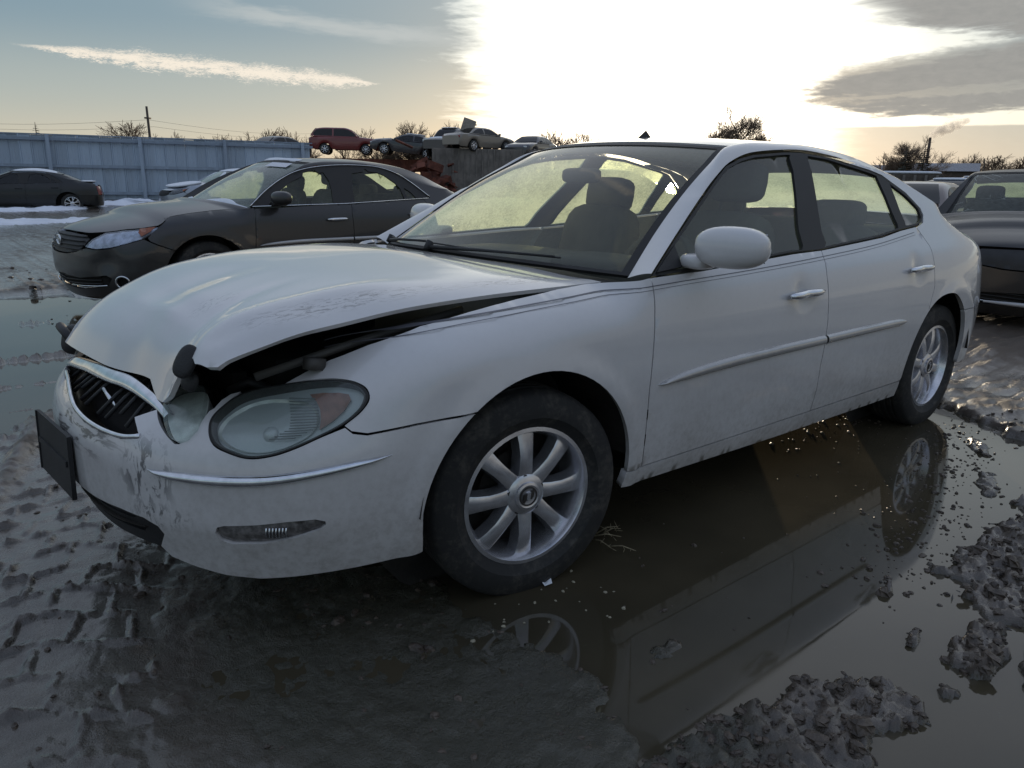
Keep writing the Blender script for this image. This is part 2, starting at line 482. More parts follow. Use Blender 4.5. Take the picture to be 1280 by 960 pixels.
M_black = simple('black_plastic', (.018, .018, .019), .55, bump=.25, bscale=180, var=.3)
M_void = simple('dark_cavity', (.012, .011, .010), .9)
M_liner = simple('wheel_liner', (.022, .019, .016), .85, bump=.4, bscale=40, var=.4)
M_rubber = simple('window_rubber', (.020, .019, .018), .6)
M_chrome = simple('chrome', (.72, .74, .77), .12, 1.0, var=.12, vscale=30)
M_alloy = simple('alloy_wheel', (.66, .66, .69), .24, .85, var=.18, vscale=14)
M_steel = simple('dark_steel', (.06, .055, .05), .6, .6, var=.4)
M_cloth = simple('grey_seat_cloth', (.10, .095, .09), .9, bump=.3, bscale=300, var=.15)
M_trim = simple('interior_trim', (.055, .052, .048), .75, var=.2)
M_liner_top = simple('headliner', (.20, .19, .17), .95)
M_amber = simple('amber_lens', (.30, .085, .03), .25, coat=.5, var=.2, vscale=40)
M_amber_dark = simple('faded_amber_lens', (.26, .12, .085), .35, coat=.4, var=.2, vscale=40)
M_red = simple('red_lens', (.22, .012, .010), .2, coat=.6)
M_bulb = simple('lamp_reflector', (.60, .63, .60), .30, .35, var=.2, vscale=25)
M_snow = simple('snow', (.82, .85, .90), .75, bump=.5, bscale=25, var=.06)
M_glass = glass('side_glass', (.84, .92, .80), .08)
M_glass_far = glass('frosted_glass', (.70, .80, .55), 1.1, (.54, .585, .42), .97, .12)
M_ws = glass('dusty_windscreen', (.90, .95, .84), .17, (.78, .74, .58), .62, .03, 3., band=True)
M_lens = glass('hazy_headlamp_lens', (.90, .94, .92), .15, (.45, .50, .48), .25, .10, 14.)
def tyre_mat():
    m, nt = new_mat('tyre_rubber')
    tc = out(node(nt, 'ShaderNodeTexCoord'), 'Object')
    a = noise(nt, tc, 9., 6, .7, .5); b = noise(nt, tc, 60., 4, .6)
    col = mixc(nt, (a * .7 + b * .3).sstep(.45, .72) * .8, (.020, .020, .020), (.105, .095, .08))
    bmp = node(nt, 'ShaderNodeBump', {'Height': b, 'Strength': .3, 'Distance': .004})
    p = node(nt, 'ShaderNodeBsdfPrincipled', {'Base Color': col, 'Roughness': .75, 'Normal': out(bmp)})
    node(nt, 'ShaderNodeOutputMaterial', {0: out(p)}); return m
M_tyre = tyre_mat()
HERO = dict(
    plan=[(-1.045,0),(-1.04,-.12),(-1.025,-.25),(-.995,-.38),(-.945,-.51),(-.88,-.61),(-.80,-.70),(-.70,-.78),(-.58,-.84),(-.44,-.882),(-.28,-.905),(-.1,-.917),(.15,-.922),(.5,-.926),(1,-.929),(1.6,-.93),(2.2,-.929),(2.6,-.926),(2.8,-.923),(3.0,-.912),(3.15,-.893),(3.3,-.862),(3.4,-.832),(3.5,-.79),(3.6,-.735),(3.75,-.60),(3.86,-.42),(3.94,-.2),(3.965,0)],
    side=[(.10,.09),(.18,.055),(.24,.04),(.30,.022),(.34,.016),(.45,.006),(.60,0),(.75,.008),(.85,.024),(.92,.050),(.96,.076),(1.05,.135),(1.16,.205),(1.24,.258),(1.33,.318),(1.40,.37)],
    front=[(.10,.10),(.20,.05),(.30,.022),(.40,.0),(.50,.0),(.56,.012),(.62,.045),(.68,.095),(.74,.16),(.80,.23),(.9,.35),(1.4,.8)],
    rear=[(.10,.12),(.20,.06),(.30,.03),(.40,.01),(.52,.0),(.60,.0),(.70,.02),(.85,.05),(1.0,.10),(1.4,.4)],
    ztop=[(-1.1,.70),(-.80,.72),(-.68,.758),(-.605,.787),(-.53,.807),(-.465,.823),(-.32,.851),(-.16,.876),(.02,.897),(.18,.912),(.33,.92),(.49,.94),(.6,1.2),(2.5,1.2),(2.9,1.09),(3.05,1.068),(3.2,1.04),(3.4,1.01),(3.6,.98),(3.97,.955)],
    belt_x0=.42, deck_x=(2.85,3.2), hubz=.31, wb=2.807, arch=.385,
    I=[(.50,.76,.92,-.24,.032),(.7,.70,1.06,-.21,.03),(.9,.65,1.187,-.18,.028),(1.1,.60,1.29,-.155,.025),(1.27,.56,1.365,-.13,.022),(1.5,.545,1.388,-.08,.030),(1.8,.54,1.392,0,.033),(2.1,.545,1.375,.06,.035),(2.4,.555,1.335,.1,.035),(2.6,.565,1.285,.12,.03),(2.7,.575,1.25,.13,.028),(2.9,.62,1.155,.16,.02),(3.1,.68,1.065,.19,.01)],
    O=[(.497,.945),(.7,1.058),(.9,1.168),(1.06,1.248),(1.2,1.306),(1.4,1.348),(1.75,1.368),(2.0,1.352),(2.2,1.322),(2.4,1.294),(2.55,1.262),(2.8,1.168),(3.05,1.078)],
    dlo=[(.497,.938),(.7,1.05),(.9,1.158),(1.044,1.232),(1.16,1.288),(1.27,1.318),(1.378,1.336),(1.633,1.355),(1.763,1.357),(1.95,1.345),(2.139,1.316),(2.30,1.292),(2.403,1.27),(2.567,1.189),(2.648,1.114),(2.645,1.084),(2.60,1.058),(2.524,1.043),(2.314,1.029),(2.115,1.007),(1.558,.975),(1.336,.973),(.75,.945)],
    glassF=[(.575,.965),(.75,1.053),(.93,1.150),(1.06,1.218),(1.17,1.270),(1.28,1.300),(1.39,1.318),(1.60,1.334),(1.66,1.335),(1.57,1.20),(1.48,1.08),(1.42,.985),(1.336,.986),(.75,.960)],
    glassR=[(1.60,.990),(1.66,1.10),(1.74,1.23),(1.80,1.336),(1.95,1.326),(2.139,1.298),(2.27,1.277),(2.35,1.262),(2.345,1.18),(2.32,1.045),(2.10,1.022)],
    glassQ=[(2.405,1.055),(2.43,1.15),(2.45,1.225),(2.55,1.172),(2.625,1.11),(2.615,1.088),(2.585,1.070),(2.52,1.058)],
)
# ------------------------------------------------------------------ car builder
def arc(cx, cz, rx, rz, a0, a1, n=22):
    a = np.radians(np.linspace(a0, a1, n)); return [(cx + rx * math.cos(t), cz + rz * math.sin(t)) for t in a]
def superell(mb, c, d, e=.35, n=18, k=11, rot=None, m=0):
    G = []
    f = lambda v: math.copysign(abs(v) ** e, v)
    for a in np.linspace(-math.pi / 2, math.pi / 2, k):
        row = []
        for b in np.linspace(0, 2 * math.pi, n, endpoint=False):
            v = Vector((d[0] / 2 * f(math.cos(a)) * f(math.cos(b)), d[1] / 2 * f(math.cos(a)) * f(math.sin(b)), d[2] / 2 * f(math.sin(a))))
            if rot is not None: v = Euler(rot).to_matrix() @ v
            row.append(v + Vector(c))
        G.append(row)
    return mb.grid(np.array(G), m, closed=True)

def make_wheel(parent, x, y, z, steer=0., side=-1, spokes=8, rad=.335, rimr=.221, detail=2, split=False, spin=0.):
    """tyre with the rim and the cap under it; the axle runs along y, the outer face looks to side*y"""
    n = (20, 32, 56)[detail]
    w = .108
    t = MB()
    prof = [(rimr - .012, -w * .78), (rimr + .004, -w * .86), (rimr + .05, -w * 1.02), (rad - .05, -w * 1.0), (rad - .018, -w * .93), (rad - .006, -w * .84)]
    if detail == 2:
        for g in (-.048, -.016, .016, .048):
            prof += [(rad, g - .010), (rad - .007, g - .006), (rad - .007, g + .002), (rad, g + .006)]
    else: prof += [(rad, -w * .5), (rad, w * .5)]
    prof += [(rad - .006, w * .84), (rad - .018, w * .93), (rad - .05, w * 1.0), (rimr + .05, w * 1.02), (rimr + .035, w * 1.015), (rimr + .033, w * .99), (rimr + .004, w * .86), (rimr - .012, w * .78)]
    t.lathe([(r_, h * side) for r_, h in prof], n)
    if side > 0: t.F = [f[::-1] for f in t.F]
    tw = t.build('wheel', M_tyre, parent, autosmooth=R(50))
    tw.location = (x, y, z); tw.rotation_euler = (0, spin, steer)
    r = MB(); f = w * .82
    lip = [(rimr + .003, f * .86), (rimr + .004, f + .006), (rimr - .008, f + .008), (rimr - .014, f - .002), (rimr - .026, f - .035), (rimr - .03, -w * .7)]
    r.lathe([(a, h * side) for a, h in lip], n, 0)
    r.lathe([(rimr - .03, -.02 * side), (.02, -.03 * side)], n, 1)                         # brake and barrel, in the dark
    r.lathe([(.125, f * .1 * side), (.06, f * .15 * side)], n, 1)
    r.lathe([(.066, (f - .05) * side), (.064, (f - .012) * side), (.048, (f - .004) * side), (.002, (f - .003) * side)], n, 0)
    for k in range(spokes):
        a = 2 * math.pi * k / spokes + math.pi / 2
        subs = (-.16, .16) if split else (0.,)
        for da in subs:
            ca, sa = math.cos(a + da), math.sin(a + da); rx, rz = math.cos(a + da + math.pi / 2), math.sin(a + da + math.pi / 2)
            G = []
            r0, r1 = .05, rimr - .012
            if split: c0 = (math.cos(a), math.sin(a))
            for q in np.linspace(0, 1, 5):
                rr = r0 + (r1 - r0) * q; hw = (.0255 - .006 * math.sin(q * 3.1) + .004 * q) * (.5 if split else 1)
                h = f - .014 + .010 * math.sin(q * 3.1) - .006 * q
                cx, cz = (ca * rr, sa * rr) if not split else ((c0[0] * (1 - q) + ca * q) * rr, (c0[1] * (1 - q) + sa * q) * rr)
                row = []
                for o, dh in ((-1.25, -.045), (-1, -.004), (-.62, 0.), (.62, .0), (1, -.004), (1.25, -.045)):
                    row.append((cx + rx * hw * o, (h + dh) * side, cz + rz * hw * o))
                G.append(row)
            r.grid(np.array(G), 0, flip=side < 0)
    rim = r.build('rim', [M_alloy, M_liner], tw, autosmooth=R(28))
    if detail == 2:
        c = MB(); c.lathe([(.044, (f - .006) * side), (.043, (f + .004) * side), (.036, (f + .006) * side), (.030, (f + .0035) * side), (.001, (f + .004) * side)], 32, 0)
        c.lathe([(.031, (f + .0035) * side), (.030, (f + .006) * side), (.026, (f + .006) * side), (.0255, (f + .003) * side)], 32, 1)
        for i, ox in enumerate((-.0125, 0, .0125)):                                          # three slanting shields in a ring
            P = [(ox - .005, .012 + ox * .35), (ox + .007, .014 + ox * .35), (ox + .005, -.004 + ox * .35), (ox - .003, -.015 + ox * .35), (ox - .008, -.004 + ox * .35)]
            V = [(px, (f + .0045) * side, pz) for px, pz in P] + [(px, (f + .008) * side, pz) for px, pz in P]
            c.add(V, [tuple(range(5, 10))] + [(j, (j + 1) % 5, 5 + (j + 1) % 5, 5 + j) for j in range(5)], 1 if i != 1 else 0)
        c.build('hub_cap', [M_alloy, M_steel], tw, autosmooth=R(30))
        for k in range(5):
            b = MB(); a = 2 * math.pi * (k + .3) / 5
            b.tube([(.057 * math.cos(a), (f - .03) * side, .057 * math.sin(a)), (.057 * math.cos(a), (f - .010) * side, .057 * math.sin(a))], .008, 6)
            b.build('wheel_nut', M_steel, tw)
    return tw

def make_seat(parent, x, y, z=.0, head=.0, w=.50):
    b = MB(); superell(b, (x - .22, y, .50 + z), (.54, w, .18), .4, rot=(0, -.12, 0)); superell(b, (x + .12, y, .80 + z), (.16, w * .96, .62), .45, rot=(0, .24, 0))
    s = b.build('seat', M_cloth, parent)
    h = MB(); superell(h, (x + .22, y, 1.185 + z + head), (.11, .285, .175), .5, rot=(0, .16, 0))
    for d in (-.06, .06): h.tube([(x + .18, y + d, 1.02 + z), (x + .215, y + d, 1.13 + z + head)], .006, 6, 0)
    h.build('headrest', M_cloth, s)
    return s

def ribbon(name, tb, f, mat, parent, n=44, h=.012, off=.002, sg=1):
    """a raised strip between a top and a bottom line on the surface f, rounded across"""
    A, C = (catmull(np.array(l, float), n) for l in tb); G = []
    for v in np.linspace(-1, 1, 9):
        q = A * (.5 - v / 2) + C * (.5 + v / 2); q0 = q * (sg, 1); e = 1e-4
        P_ = f(q0); N = np.cross(f(q0 + [e, 0]) - P_, f(q0 + [0, e]) - P_); N /= np.linalg.norm(N, axis=1)[:, None]
        if (N @ np.array((-.3, -sg if P_[:, 1].mean() * sg < 0 else sg, .05))).mean() < 0: N = -N
        w = np.clip(np.linalg.norm(A - C, axis=1) / .012, .15, 1)
        G.append(P_ + N * ((off - .004) + (h + .004 - 0) * np.sqrt(max(0, 1 - v * v)) * w)[:, None])
    o = MB().grid(np.array(G)).build(name, mat, parent)
    nn = np.mean([p_.normal[1] for p_ in o.data.polygons])
    if nn * np.mean(np.array(G)[..., 1]) < 0: o.data.flip_normals()
    return o
def build_car(P, root, pm, step=.035, wheels=dict(), front='plain', near_glass=None, glass_far=None, ws=None):
    B = Body(P); so = B.s_of; g = .0028
    near_glass = near_glass or M_glass; glass_far = glass_far or M_glass_far; ws = ws or M_ws
    zt = lambda x: pchip(*zip(*P['ztop']), x)
    X = lambda pts: [(float(so(x)), z) for x, z in pts]
    def both(o, **k): return (o, mirror_obj(o, o.parent))
    # --- doors, wings, sills
    bzA = [(.452, .322), (.449, .45), (.447, .589), (.458, .70), (.470, .82), (.487, .932)]
    bzB = [(1.500, .322), (1.513, .411), (1.508, .52), (1.516, .60), (1.524, .70), (1.524, .874), (1.55, .968)]
    bzC = [(2.487, .655), (2.514, .715), (2.530, .752), (2.530, .847), (2.546, .949), P.get('bzC_top', (2.504, 1.032))]
    za, zb = (P['wb'] - .107, .327), (-.005, .327)
    archF = arc(zb[0], zb[1], .385, .385, -1, 126); archR = arc(za[0], za[1], .372, .388, 180, 52)
    sh = lambda l, d: [(x + d, z) for x, z in l]
    top = [(x, float(zt(x)) - .004) for x in (.47, .33, .18, .02, -.08, -.16, -.24, -.32)]
    fe = list(P['fender_edge']); jz = fe[-1][1]
    ja = math.degrees(math.asin((jz - zb[1]) / .385)); fe[-1] = (float(so(zb[0] - .385 * math.cos(R(ja)))), jz)
    fend = X(sh(bzA, -g)) + X(top) + list(fe) + X(arc(zb[0], zb[1], .385, .385, 180 - ja, -1, 26))
    both(sheet('fender', fend, B.Fm, step, pm, root, depth=.02))
    fd = sh(bzA, g) + [(.75, .937), (1.336, .964)] + sh(bzB, -g)[::-1]
    hd = {}
    for nm, poly, hx, hz, mx in (('front_door', fd, 1.337, .817, ([(.486, .5965), (.52, .607), (.62, .622), (.872, .637), (1.2, .641), (1.506, .641)], [(.486, .5955), (.52, .592), (.62, .591), (.872, .597), (1.2, .601), (1.506, .602)])),
                                 ('rear_door', sh(bzB, g) + P.get('door_top_r', [(2.115, .999), (2.314, 1.021), (2.495, 1.034)]) + sh(bzC, -g)[::-1] + [(x, z) for x, z in arc(za[0], za[1], .372, .388, 122, 179, 12)] + [(2.32, .322)], 2.355, .852,
                                  ([(1.522, .641), (1.9, .642), (2.10, .641), (2.20, .636), (2.225, .630), (2.235, .6225)], [(1.522, .602), (1.9, .603), (2.10, .604), (2.20, .608), (2.225, .615), (2.235, .6215)]))):
        d = sheet(nm, poly, B.X, step, pm, root, depth=.025)
        if step < .05:
            bx = ribbon('side_moulding', mx, B.X, P.get('mould', pm), d)
            # pull handle over its scooped dish
            c = B.X([(hx, hz)])[0]
            hb = MB(); pts = [B.X([(hx + t, hz + .01 * t)])[0] + np.array((0, -(.030 - .9 * t * t), .004)) for t in np.linspace(-.118, .118, 9)]
            hb.tube(pts, [.008, .013, .015, .0155, .0155, .0155, .015, .013, .008], 10)
            hb.build('door_handle', M_chrome, d)
            md = mirror_obj(d)
            for ch in list(d.children): mirror_obj(ch, md)
        else:
            hb = MB(); pts = [B.X([(hx + t, hz)])[0] + np.array((0, -.025, 0)) for t in np.linspace(-.1, .1, 5)]; hb.tube(pts, .013, 6)
            h_ = hb.build('door_handle', pm, d); md = mirror_obj(d); mirror_obj(h_, md)
    both(sheet('rocker_panel', [(.372, .262), (.378, .3165), (2.318, .3165), (2.335, .238), (1.3, .246)], B.X, step, pm, root, depth=.03))
    # --- quarter: C-pillar, haunch and deck edge in one piece
    dl = P['dlo']; i0 = max(range(len(dl)), key=lambda i: dl[i][0])
    k0 = P.get('q0', 10)
    rearD = dl[k0:P.get('q1', 18)][::-1]                  # from the rear foot of the window up and forward
    cx = np.mean([p_[0] for p_ in dl]); cz = np.mean([p_[1] for p_ in dl])
    rearD = [(x + .004 * np.sign(x - 2.2), z + (.004 if z > 1.06 else -.006)) for x, z in rearD]
    Oz = [p_ for p_ in P['O'] if p_[0] > rearD[-1][0] + .02]
    xl = P['O'][-1][0]
    tx = P.get('tail_x', 3.62)
    deck = [(x, float(zt(x)) - .003) for x in np.linspace(xl + .03, tx, 9)]
    q = X(sh(bzC, g)) + X(rearD) + X(Oz) + X(deck) + [(float(so(tx)), .60)] + X([(3.3, .604)]) + X(arc(za[0], za[1], .372, .388, 46, 121, 18))
    both(sheet('quarter_panel', q, B.Fm, step, pm, root, depth=.02))
    # --- tail
    S = B.S; st = float(so(tx))
    bot = float(so(3.07))
    rb = X(arc(za[0], za[1], .372, .388, 6, 45, 8)) + [(st, .597), (2 * S - st, .597)] + [(2 * S - s_, z_) for s_, z_ in X(arc(za[0], za[1], .372, .388, 45, 6, 8))] + [(2 * S - bot, .30), (2 * S - st + .1, .24), (S, .235), (st - .1, .24), (bot, .30)]
    sheet('rear_bumper', rb, B.Fm, step * 1.3, pm, root, depth=.02)
    tl = [(st + .004, .62), (st + .004, .90), (st + .20, .90), (st + .34, .86), (st + .34, .66), (st + .2, .62)]
    t_ = sheet('tail_lamp', tl, B.Fm, .05, M_red, root, off=.004, bulge=.012); mirror_obj(t_)
    sheet('trunk_lid', [(st + .345, .605), (st + .345, .94), (2 * S - st - .345, .94), (2 * S - st - .345, .605)], B.Fm, .06, pm, root)
    L = []
    for s_ in np.linspace(float(so(xl + .02)), S - .02, 30):
        x_ = float(np.interp(s_, B.s, B.px)); L.append(B.F([s_, float(zt(min(x_, 3.9))) - .002]))
    L = np.array(L); G = []
    for a in np.linspace(-1, 1, 17):
        row = L.copy(); row[:, 1] *= -a; row[:, 2] += .022 * (1 - a * a) * sstep(0, .12, np.abs(L[:, 1])); G.append(row)
    MB().grid(np.array(G)).build('boot_deck', pm, root)
    # --- roof and screens: one smooth surface T(a, x)
    I = np.array(P['I'])
    def T(qq):
        qq = np.asarray(qq, float); a = qq[..., 0] / .65; v = pchip(I[:, 0], I[:, 1:], qq[..., 1]); k = 1 - np.abs(a) ** 2.2
        return np.stack([qq[..., 1] + v[..., 2] * k, a * v[..., 0], v[..., 1] + v[..., 3] * k], -1)
    w_ = .65
    x0, x1, x2, x3, x4, x5 = P.get('cuts', (.512, 1.262, 1.278, 2.60, 2.635, 3.085))
    c0 = (0, 0, 1)
    sheet('roof', [(-w_, x2), (w_, x2), (w_, x3), (-w_, x3)], T, step * 1.6, pm, root, outref=c0, depth=.015)
    hl = sheet('headliner', [(-w_ * .97, x2 - .03), (w_ * .97, x2 - .03), (w_ * .97, x3), (-w_ * .97, x3)], T, .12, M_liner_top, root, outref=c0, off=-.03, thick=False)
    fr = sheet('windscreen_frame', [(-w_, x0), (w_, x0), (w_, x1), (-w_, x1)], T, .07, M_rubber, root, holes=[[(-w_ * .965, x0 + .012), (w_ * .965, x0 + .012), (w_ * .965, x1 - .03), (-w_ * .965, x1 - .03)]], outref=c0, off=-.004)
    sheet('windscreen', [(-w_ * .99, x0 + .008), (w_ * .99, x0 + .008), (w_ * .99, x1 - .008), (-w_ * .99, x1 - .008)], T, .06, ws, root, outref=c0, off=-.0065, thick=False)
    sheet('rear_window', [(-w_ * .99, x4), (w_ * .99, x4), (w_ * .99, x5), (-w_ * .99, x5)], T, .08, P.get('rear_glass', glass_far), root, outref=c0, off=-.004, thick=False)
    # pillar and cant rail: from the window outline on the flank over to the edge of the roof
    n = 70; ti = np.linspace(0, 1, len(P['I'])); tt = np.linspace(0, 1, n)
    Id = pchip(ti, I[:, :3], tt); Id = np.stack([Id[:, 0], -Id[:, 1], Id[:, 2]], -1)
    Oq = pchip(ti, np.array(P['O']), tt); Od = B.X(Oq)
    up = B.X(Oq + [0, .01]) - Od; up /= np.linalg.norm(up, axis=1)[:, None]
    G = []
    for i in range(n):
        o, e, u = Od[i], Id[i], up[i]
        A = np.array([[u[1], -(-1.0)], [u[2], -(-.28)]]); bb = np.array([e[1] - o[1], e[2] - o[2]])
        try: k = np.linalg.solve(A, bb)
        except np.linalg.LinAlgError: k = (.02, .02)
        L_ = np.linalg.norm(e - o); k0_ = float(np.clip(k[0], .0, .8 * L_))
        c = o + u * k0_ if .0 <= k[0] else (o + e) / 2 + np.array((0, -.01, .01))
        G.append([(1 - v) ** 2 * o + 2 * v * (1 - v) * c + v * v * e for v in np.linspace(0, 1, 8)])
    rl = MB().grid(np.array(G)).build('roof_rail', pm, root); 
    if rl.data.polygons[40].normal.z < 0: rl.data.flip_normals()
    mirror_obj(rl)
    # --- side windows
    dd_ = resample(np.array(dl, float), .01, True)
    def near(poly, k=.52):                               # glass runs close to the edge of the frame
        o_ = []
        for p_ in resample(np.array(poly, float), .04, True):
            v_ = dd_ - p_; j_ = np.argmin((v_ ** 2).sum(1)); o_.append(tuple(p_ + v_[j_] * (k if np.hypot(*v_[j_]) < .055 else 0)))
        return o_
    P = dict(P, glassF=near(P['glassF']), glassR=near(P['glassR']), glassQ=near(P['glassQ']))
    fr = sheet('window_frame', dl, B.X, .05, M_rubber, root, holes=[P['glassF'], P['glassR'], P['glassQ']], off=-.003, depth=.012)
    mfr = mirror_obj(fr)
    for gname, gp in (('front_window', P['glassF']), ('rear_door_window', P['glassR']), ('quarter_window', P['glassQ'])):
        gc = np.mean(gp, 0); gp = [tuple(gc + (np.array(p_) - gc) * 1.015) for p_ in gp]
        w1 = sheet(gname, gp, B.X, .12, near_glass, fr, off=-.012, thick=False)
        w2 = mirror_obj(w1, mfr); w2.data.materials.clear(); w2.data.materials.append(glass_far)
    # --- dark inside: floor pan, arches, bay
    ch = MB()
    ch.box((1.45, 0, .33), (4.3, 1.30, .20)); ch.box((1.45, 0, .29), (1.75, 1.66, .14)); ch.box((3.2, 0, .60), (.7, 1.0, .45)); ch.box((.02, 0, .58), (1.25, 1.05, .34))
    for x_ in (0., P['wb']):
        for s_ in (-1, 1):
            G = [[(x_ - (.05 if x_ else 0) + .40 * math.cos(a), s_ * yy, .327 + .405 * math.sin(a)) for yy in (.895, .62)] for a in np.linspace(R(6), R(174), 24)]
            ch.grid(np.array(G), 1)
            b_ = len(ch.V); ch.V += [(x_ - (.05 if x_ else 0) + .42 * math.cos(a), s_ * .615, .327 + .42 * math.sin(a)) for a in np.linspace(0, 2 * math.pi, 24, endpoint=False)]; ch.F.append(tuple(range(b_, b_ + 24))); ch.M.append(1)
    ch.build('chassis', [M_void, M_liner], root, smooth=False)
    tr = MB(); superell(tr, (.86, 0, .80), (.42, 1.44, .26), .45); superell(tr, (.80, -.36, .915), (.30, .42, .07), .6); tr.build('dashboard', M_trim, root)
    sw = MB(); Ms = Euler((0, R(-62), 0)).to_matrix(); c = Vector((1.08, -.38, .86))
    ring = [c + Ms @ Vector((.185 * math.cos(a), .185 * math.sin(a), 0)) for a in np.linspace(0, 2 * math.pi, 25)]
    sw.tube(ring, .015, 8); sw.tube([c + Ms @ Vector((-.17, 0, 0)), c + Ms @ Vector((.17, 0, 0))], .016, 6); sw.tube([c, c + Ms @ Vector((0, 0, -.22))], .03, 8)
    sw.build('steering_wheel', M_trim, root)
    for y_ in (-.38, .38): make_seat(root, 1.39, y_, head=.045 if y_ < 0 else -.03)
    rs = MB(); superell(rs, (2.18, 0, .50), (.54, 1.28, .20), .4); superell(rs, (2.52, 0, .80), (.18, 1.26, .50), .4, rot=(0, .3, 0)); rb_ = rs.build('rear_seat', M_cloth, root)
    for y_ in (-.36, .36):
        h = MB(); superell(h, (2.57, y_, 1.075), (.12, .30, .15), .5); h.build('headrest', M_cloth, rb_)
    sf = MB(); sf.box((2.92, 0, 1.0), (.5, 1.3, .02)); sf.build('parcel_shelf', M_trim, root)
    # --- mirrors
    for s_ in (-1, 1):
        mxp = P.get('fold', 0.) if s_ > 0 else 0.
        b = MB(); superell(b, (.685 + mxp, s_ * 1.02, 1.030), (.13, .24, .132), .80, 24, 15, rot=(0, 0, s_ * -.22))
        superell(b, (.70 + mxp, s_ * .885, .975), (.10, .11, .05), .6)
        mo = b.build('wing_mirror', P.get('mirror_mat', pm), root)
        gl = MB(); gl.add([(.752 + mxp + s_ * dy * -.2, s_ * 1.02 + dy, 1.03 + dz_) for dy, dz_ in ((-.09, -.045), (.09, -.045), (.09, .045), (-.09, .045))], [(0, 1, 2, 3)]); gl.build('mirror_glass', M_chrome, mo)
        tb = sheet('mirror_sail', [(.52, .946), (.62, 1.0), (.66, 1.02), (.655, .955)], B.X, .05, M_black, mo, off=.004, depth=.01)
        if s_ > 0:
            co = np.empty(len(tb.data.vertices) * 3); tb.data.vertices.foreach_get('co', co); co[1::3] *= -1; tb.data.vertices.foreach_set('co', co); tb.data.flip_normals()
    for (x_, dy) in ((.0, .055), (P['wb'], .06)):
        for s_ in (-1, 1):
            kw = dict(wheels); stf = kw.pop('steer', 0.)
            make_wheel(root, x_ + (P.get('wheel_dx', 0.) if x_ == 0 else 0.), s_ * P.get('track', .776), P['hubz'], steer=stf if x_ == 0 else 0., side=s_, spin=(.0 if x_ == 0 else .25), **kw)
    return B, T

def plain_front(P, B, root, pm, step, lamp=M_bulb, grille_mat=None):
    """bumper, grille, headlamps and bonnet of an undamaged car"""
    so = B.s_of
    zb = (-.005, .327); ja = math.degrees(math.asin((P['fender_edge'][-1][1] - zb[1]) / .385))
    aF = [(float(so(x)), z) for x, z in arc(zb[0], zb[1], .385, .385, 188, 180 - ja + 1.0, 12)]
    jz = P['fender_edge'][-1][1] - .006
    up = [(s_, z_ - .006) for s_, z_ in P['bump_top']]                       # from the arch to the centre
    half = aF + up
    full = half + [(-s_, z_) for s_, z_ in half[::-1]] + [(-s_, z_) for s_, z_ in P['bump_bot'][::-1]] + [(s_, z_) for s_, z_ in P['bump_bot']][::-1][::-1]
    full = half + [(-s_, z_) for s_, z_ in half[::-1]] + [(-s_, z_) for s_, z_ in reversed(P['bump_bot'])] + list(P['bump_bot'])
    b = sheet('front_bumper', full, B.Fm, step, pm, root, holes=P.get('bump_holes', []), depth=.02)
    iv = P['intake']; v = sheet('lower_intake', [(-s_, z_) for s_, z_ in iv] + [(s_, z_) for s_, z_ in iv[::-1]], B.Fm, .06, M_void, b, off=-.03, thick=False)
    gr = P['grille']; loop = [(-s_, z_) for s_, z_ in gr] + [(s_, z_) for s_, z_ in gr[::-1]]
    gg = sheet('grille', loop, B.Fm, .05, M_black, root, off=-.012, depth=.03)
    for k in range(P.get('bars', 3)):
        t = MB(); z_ = P['grille_z'][0] + (P['grille_z'][1] - P['grille_z'][0]) * (k + .5) / P.get('bars', 3)
        sm = max(s_ for s_, _ in gr) * .93
        t.tube([B.Fm([[s_, z_]])[0] + np.array((.004, 0, 0)) for s_ in np.linspace(-sm, sm, 15)], .007, 6); t.build('grille_bar', P.get('bar_mat', M_chrome), gg)
    for sg in (1, -1):
        hl = [(s_ * sg, z_) for s_, z_ in P['head']]
        h = sheet('headlamp', hl, B.Fm, .03, lamp, root, off=-.012, depth=.02)
        sheet('headlamp_lens', hl, B.Fm, .03, P.get('lens', M_lens), h, off=.002, bulge=.012)
        if 'turn' in P: sheet('turn_signal', [(s_ * sg, z_) for s_, z_ in P['turn']], B.Fm, .03, M_amber, h, off=.017, depth=.004)
    L = []
    s1 = float(so(.44))
    for s_ in np.r_[np.linspace(0.004, 1.1, 22), np.linspace(1.1, s1, 22)[1:]]:
        x_ = float(np.interp(s_, B.s, B.px)); zt_ = float(pchip(*zip(*P['ztop']), x_)) - .002; hl_ = P['hood_line']; z_ = zt_ if s_ > hl_[-1][0] + .1 else float(np.interp(s_, [q_[0] for q_ in hl_] + [hl_[-1][0] + .1], [q_[1] for q_ in hl_] + [zt_]))
        L.append(B.F([s_, z_]))
    L = np.array(L); G = []
    for a in np.linspace(-1, 1, 25):
        row = L.copy(); row[:, 1] *= -a; ky = np.abs(L[:, 1])
        row[:, 0] += P.get('cowl', -.20) * (1 - a * a) * sstep(.1, .44, L[:, 0]); row[:, 2] += P.get('crown', .075) * (1 - abs(a) ** 2.4) * sstep(0, .95, ky) ; G.append(row)
    hd = MB().grid(np.array(G)).build('bonnet', pm, root)
    if np.mean([p_.normal.z for p_ in hd.data.polygons]) < 0: hd.data.flip_normals()
    return b
HERO['wheel_dx'] = .028
HERO['track'] = .757
HERO['mould'] = simple('side_moulding_silver', (.46, .455, .45), .25, .45, coat=.6, var=.08, vscale=12)
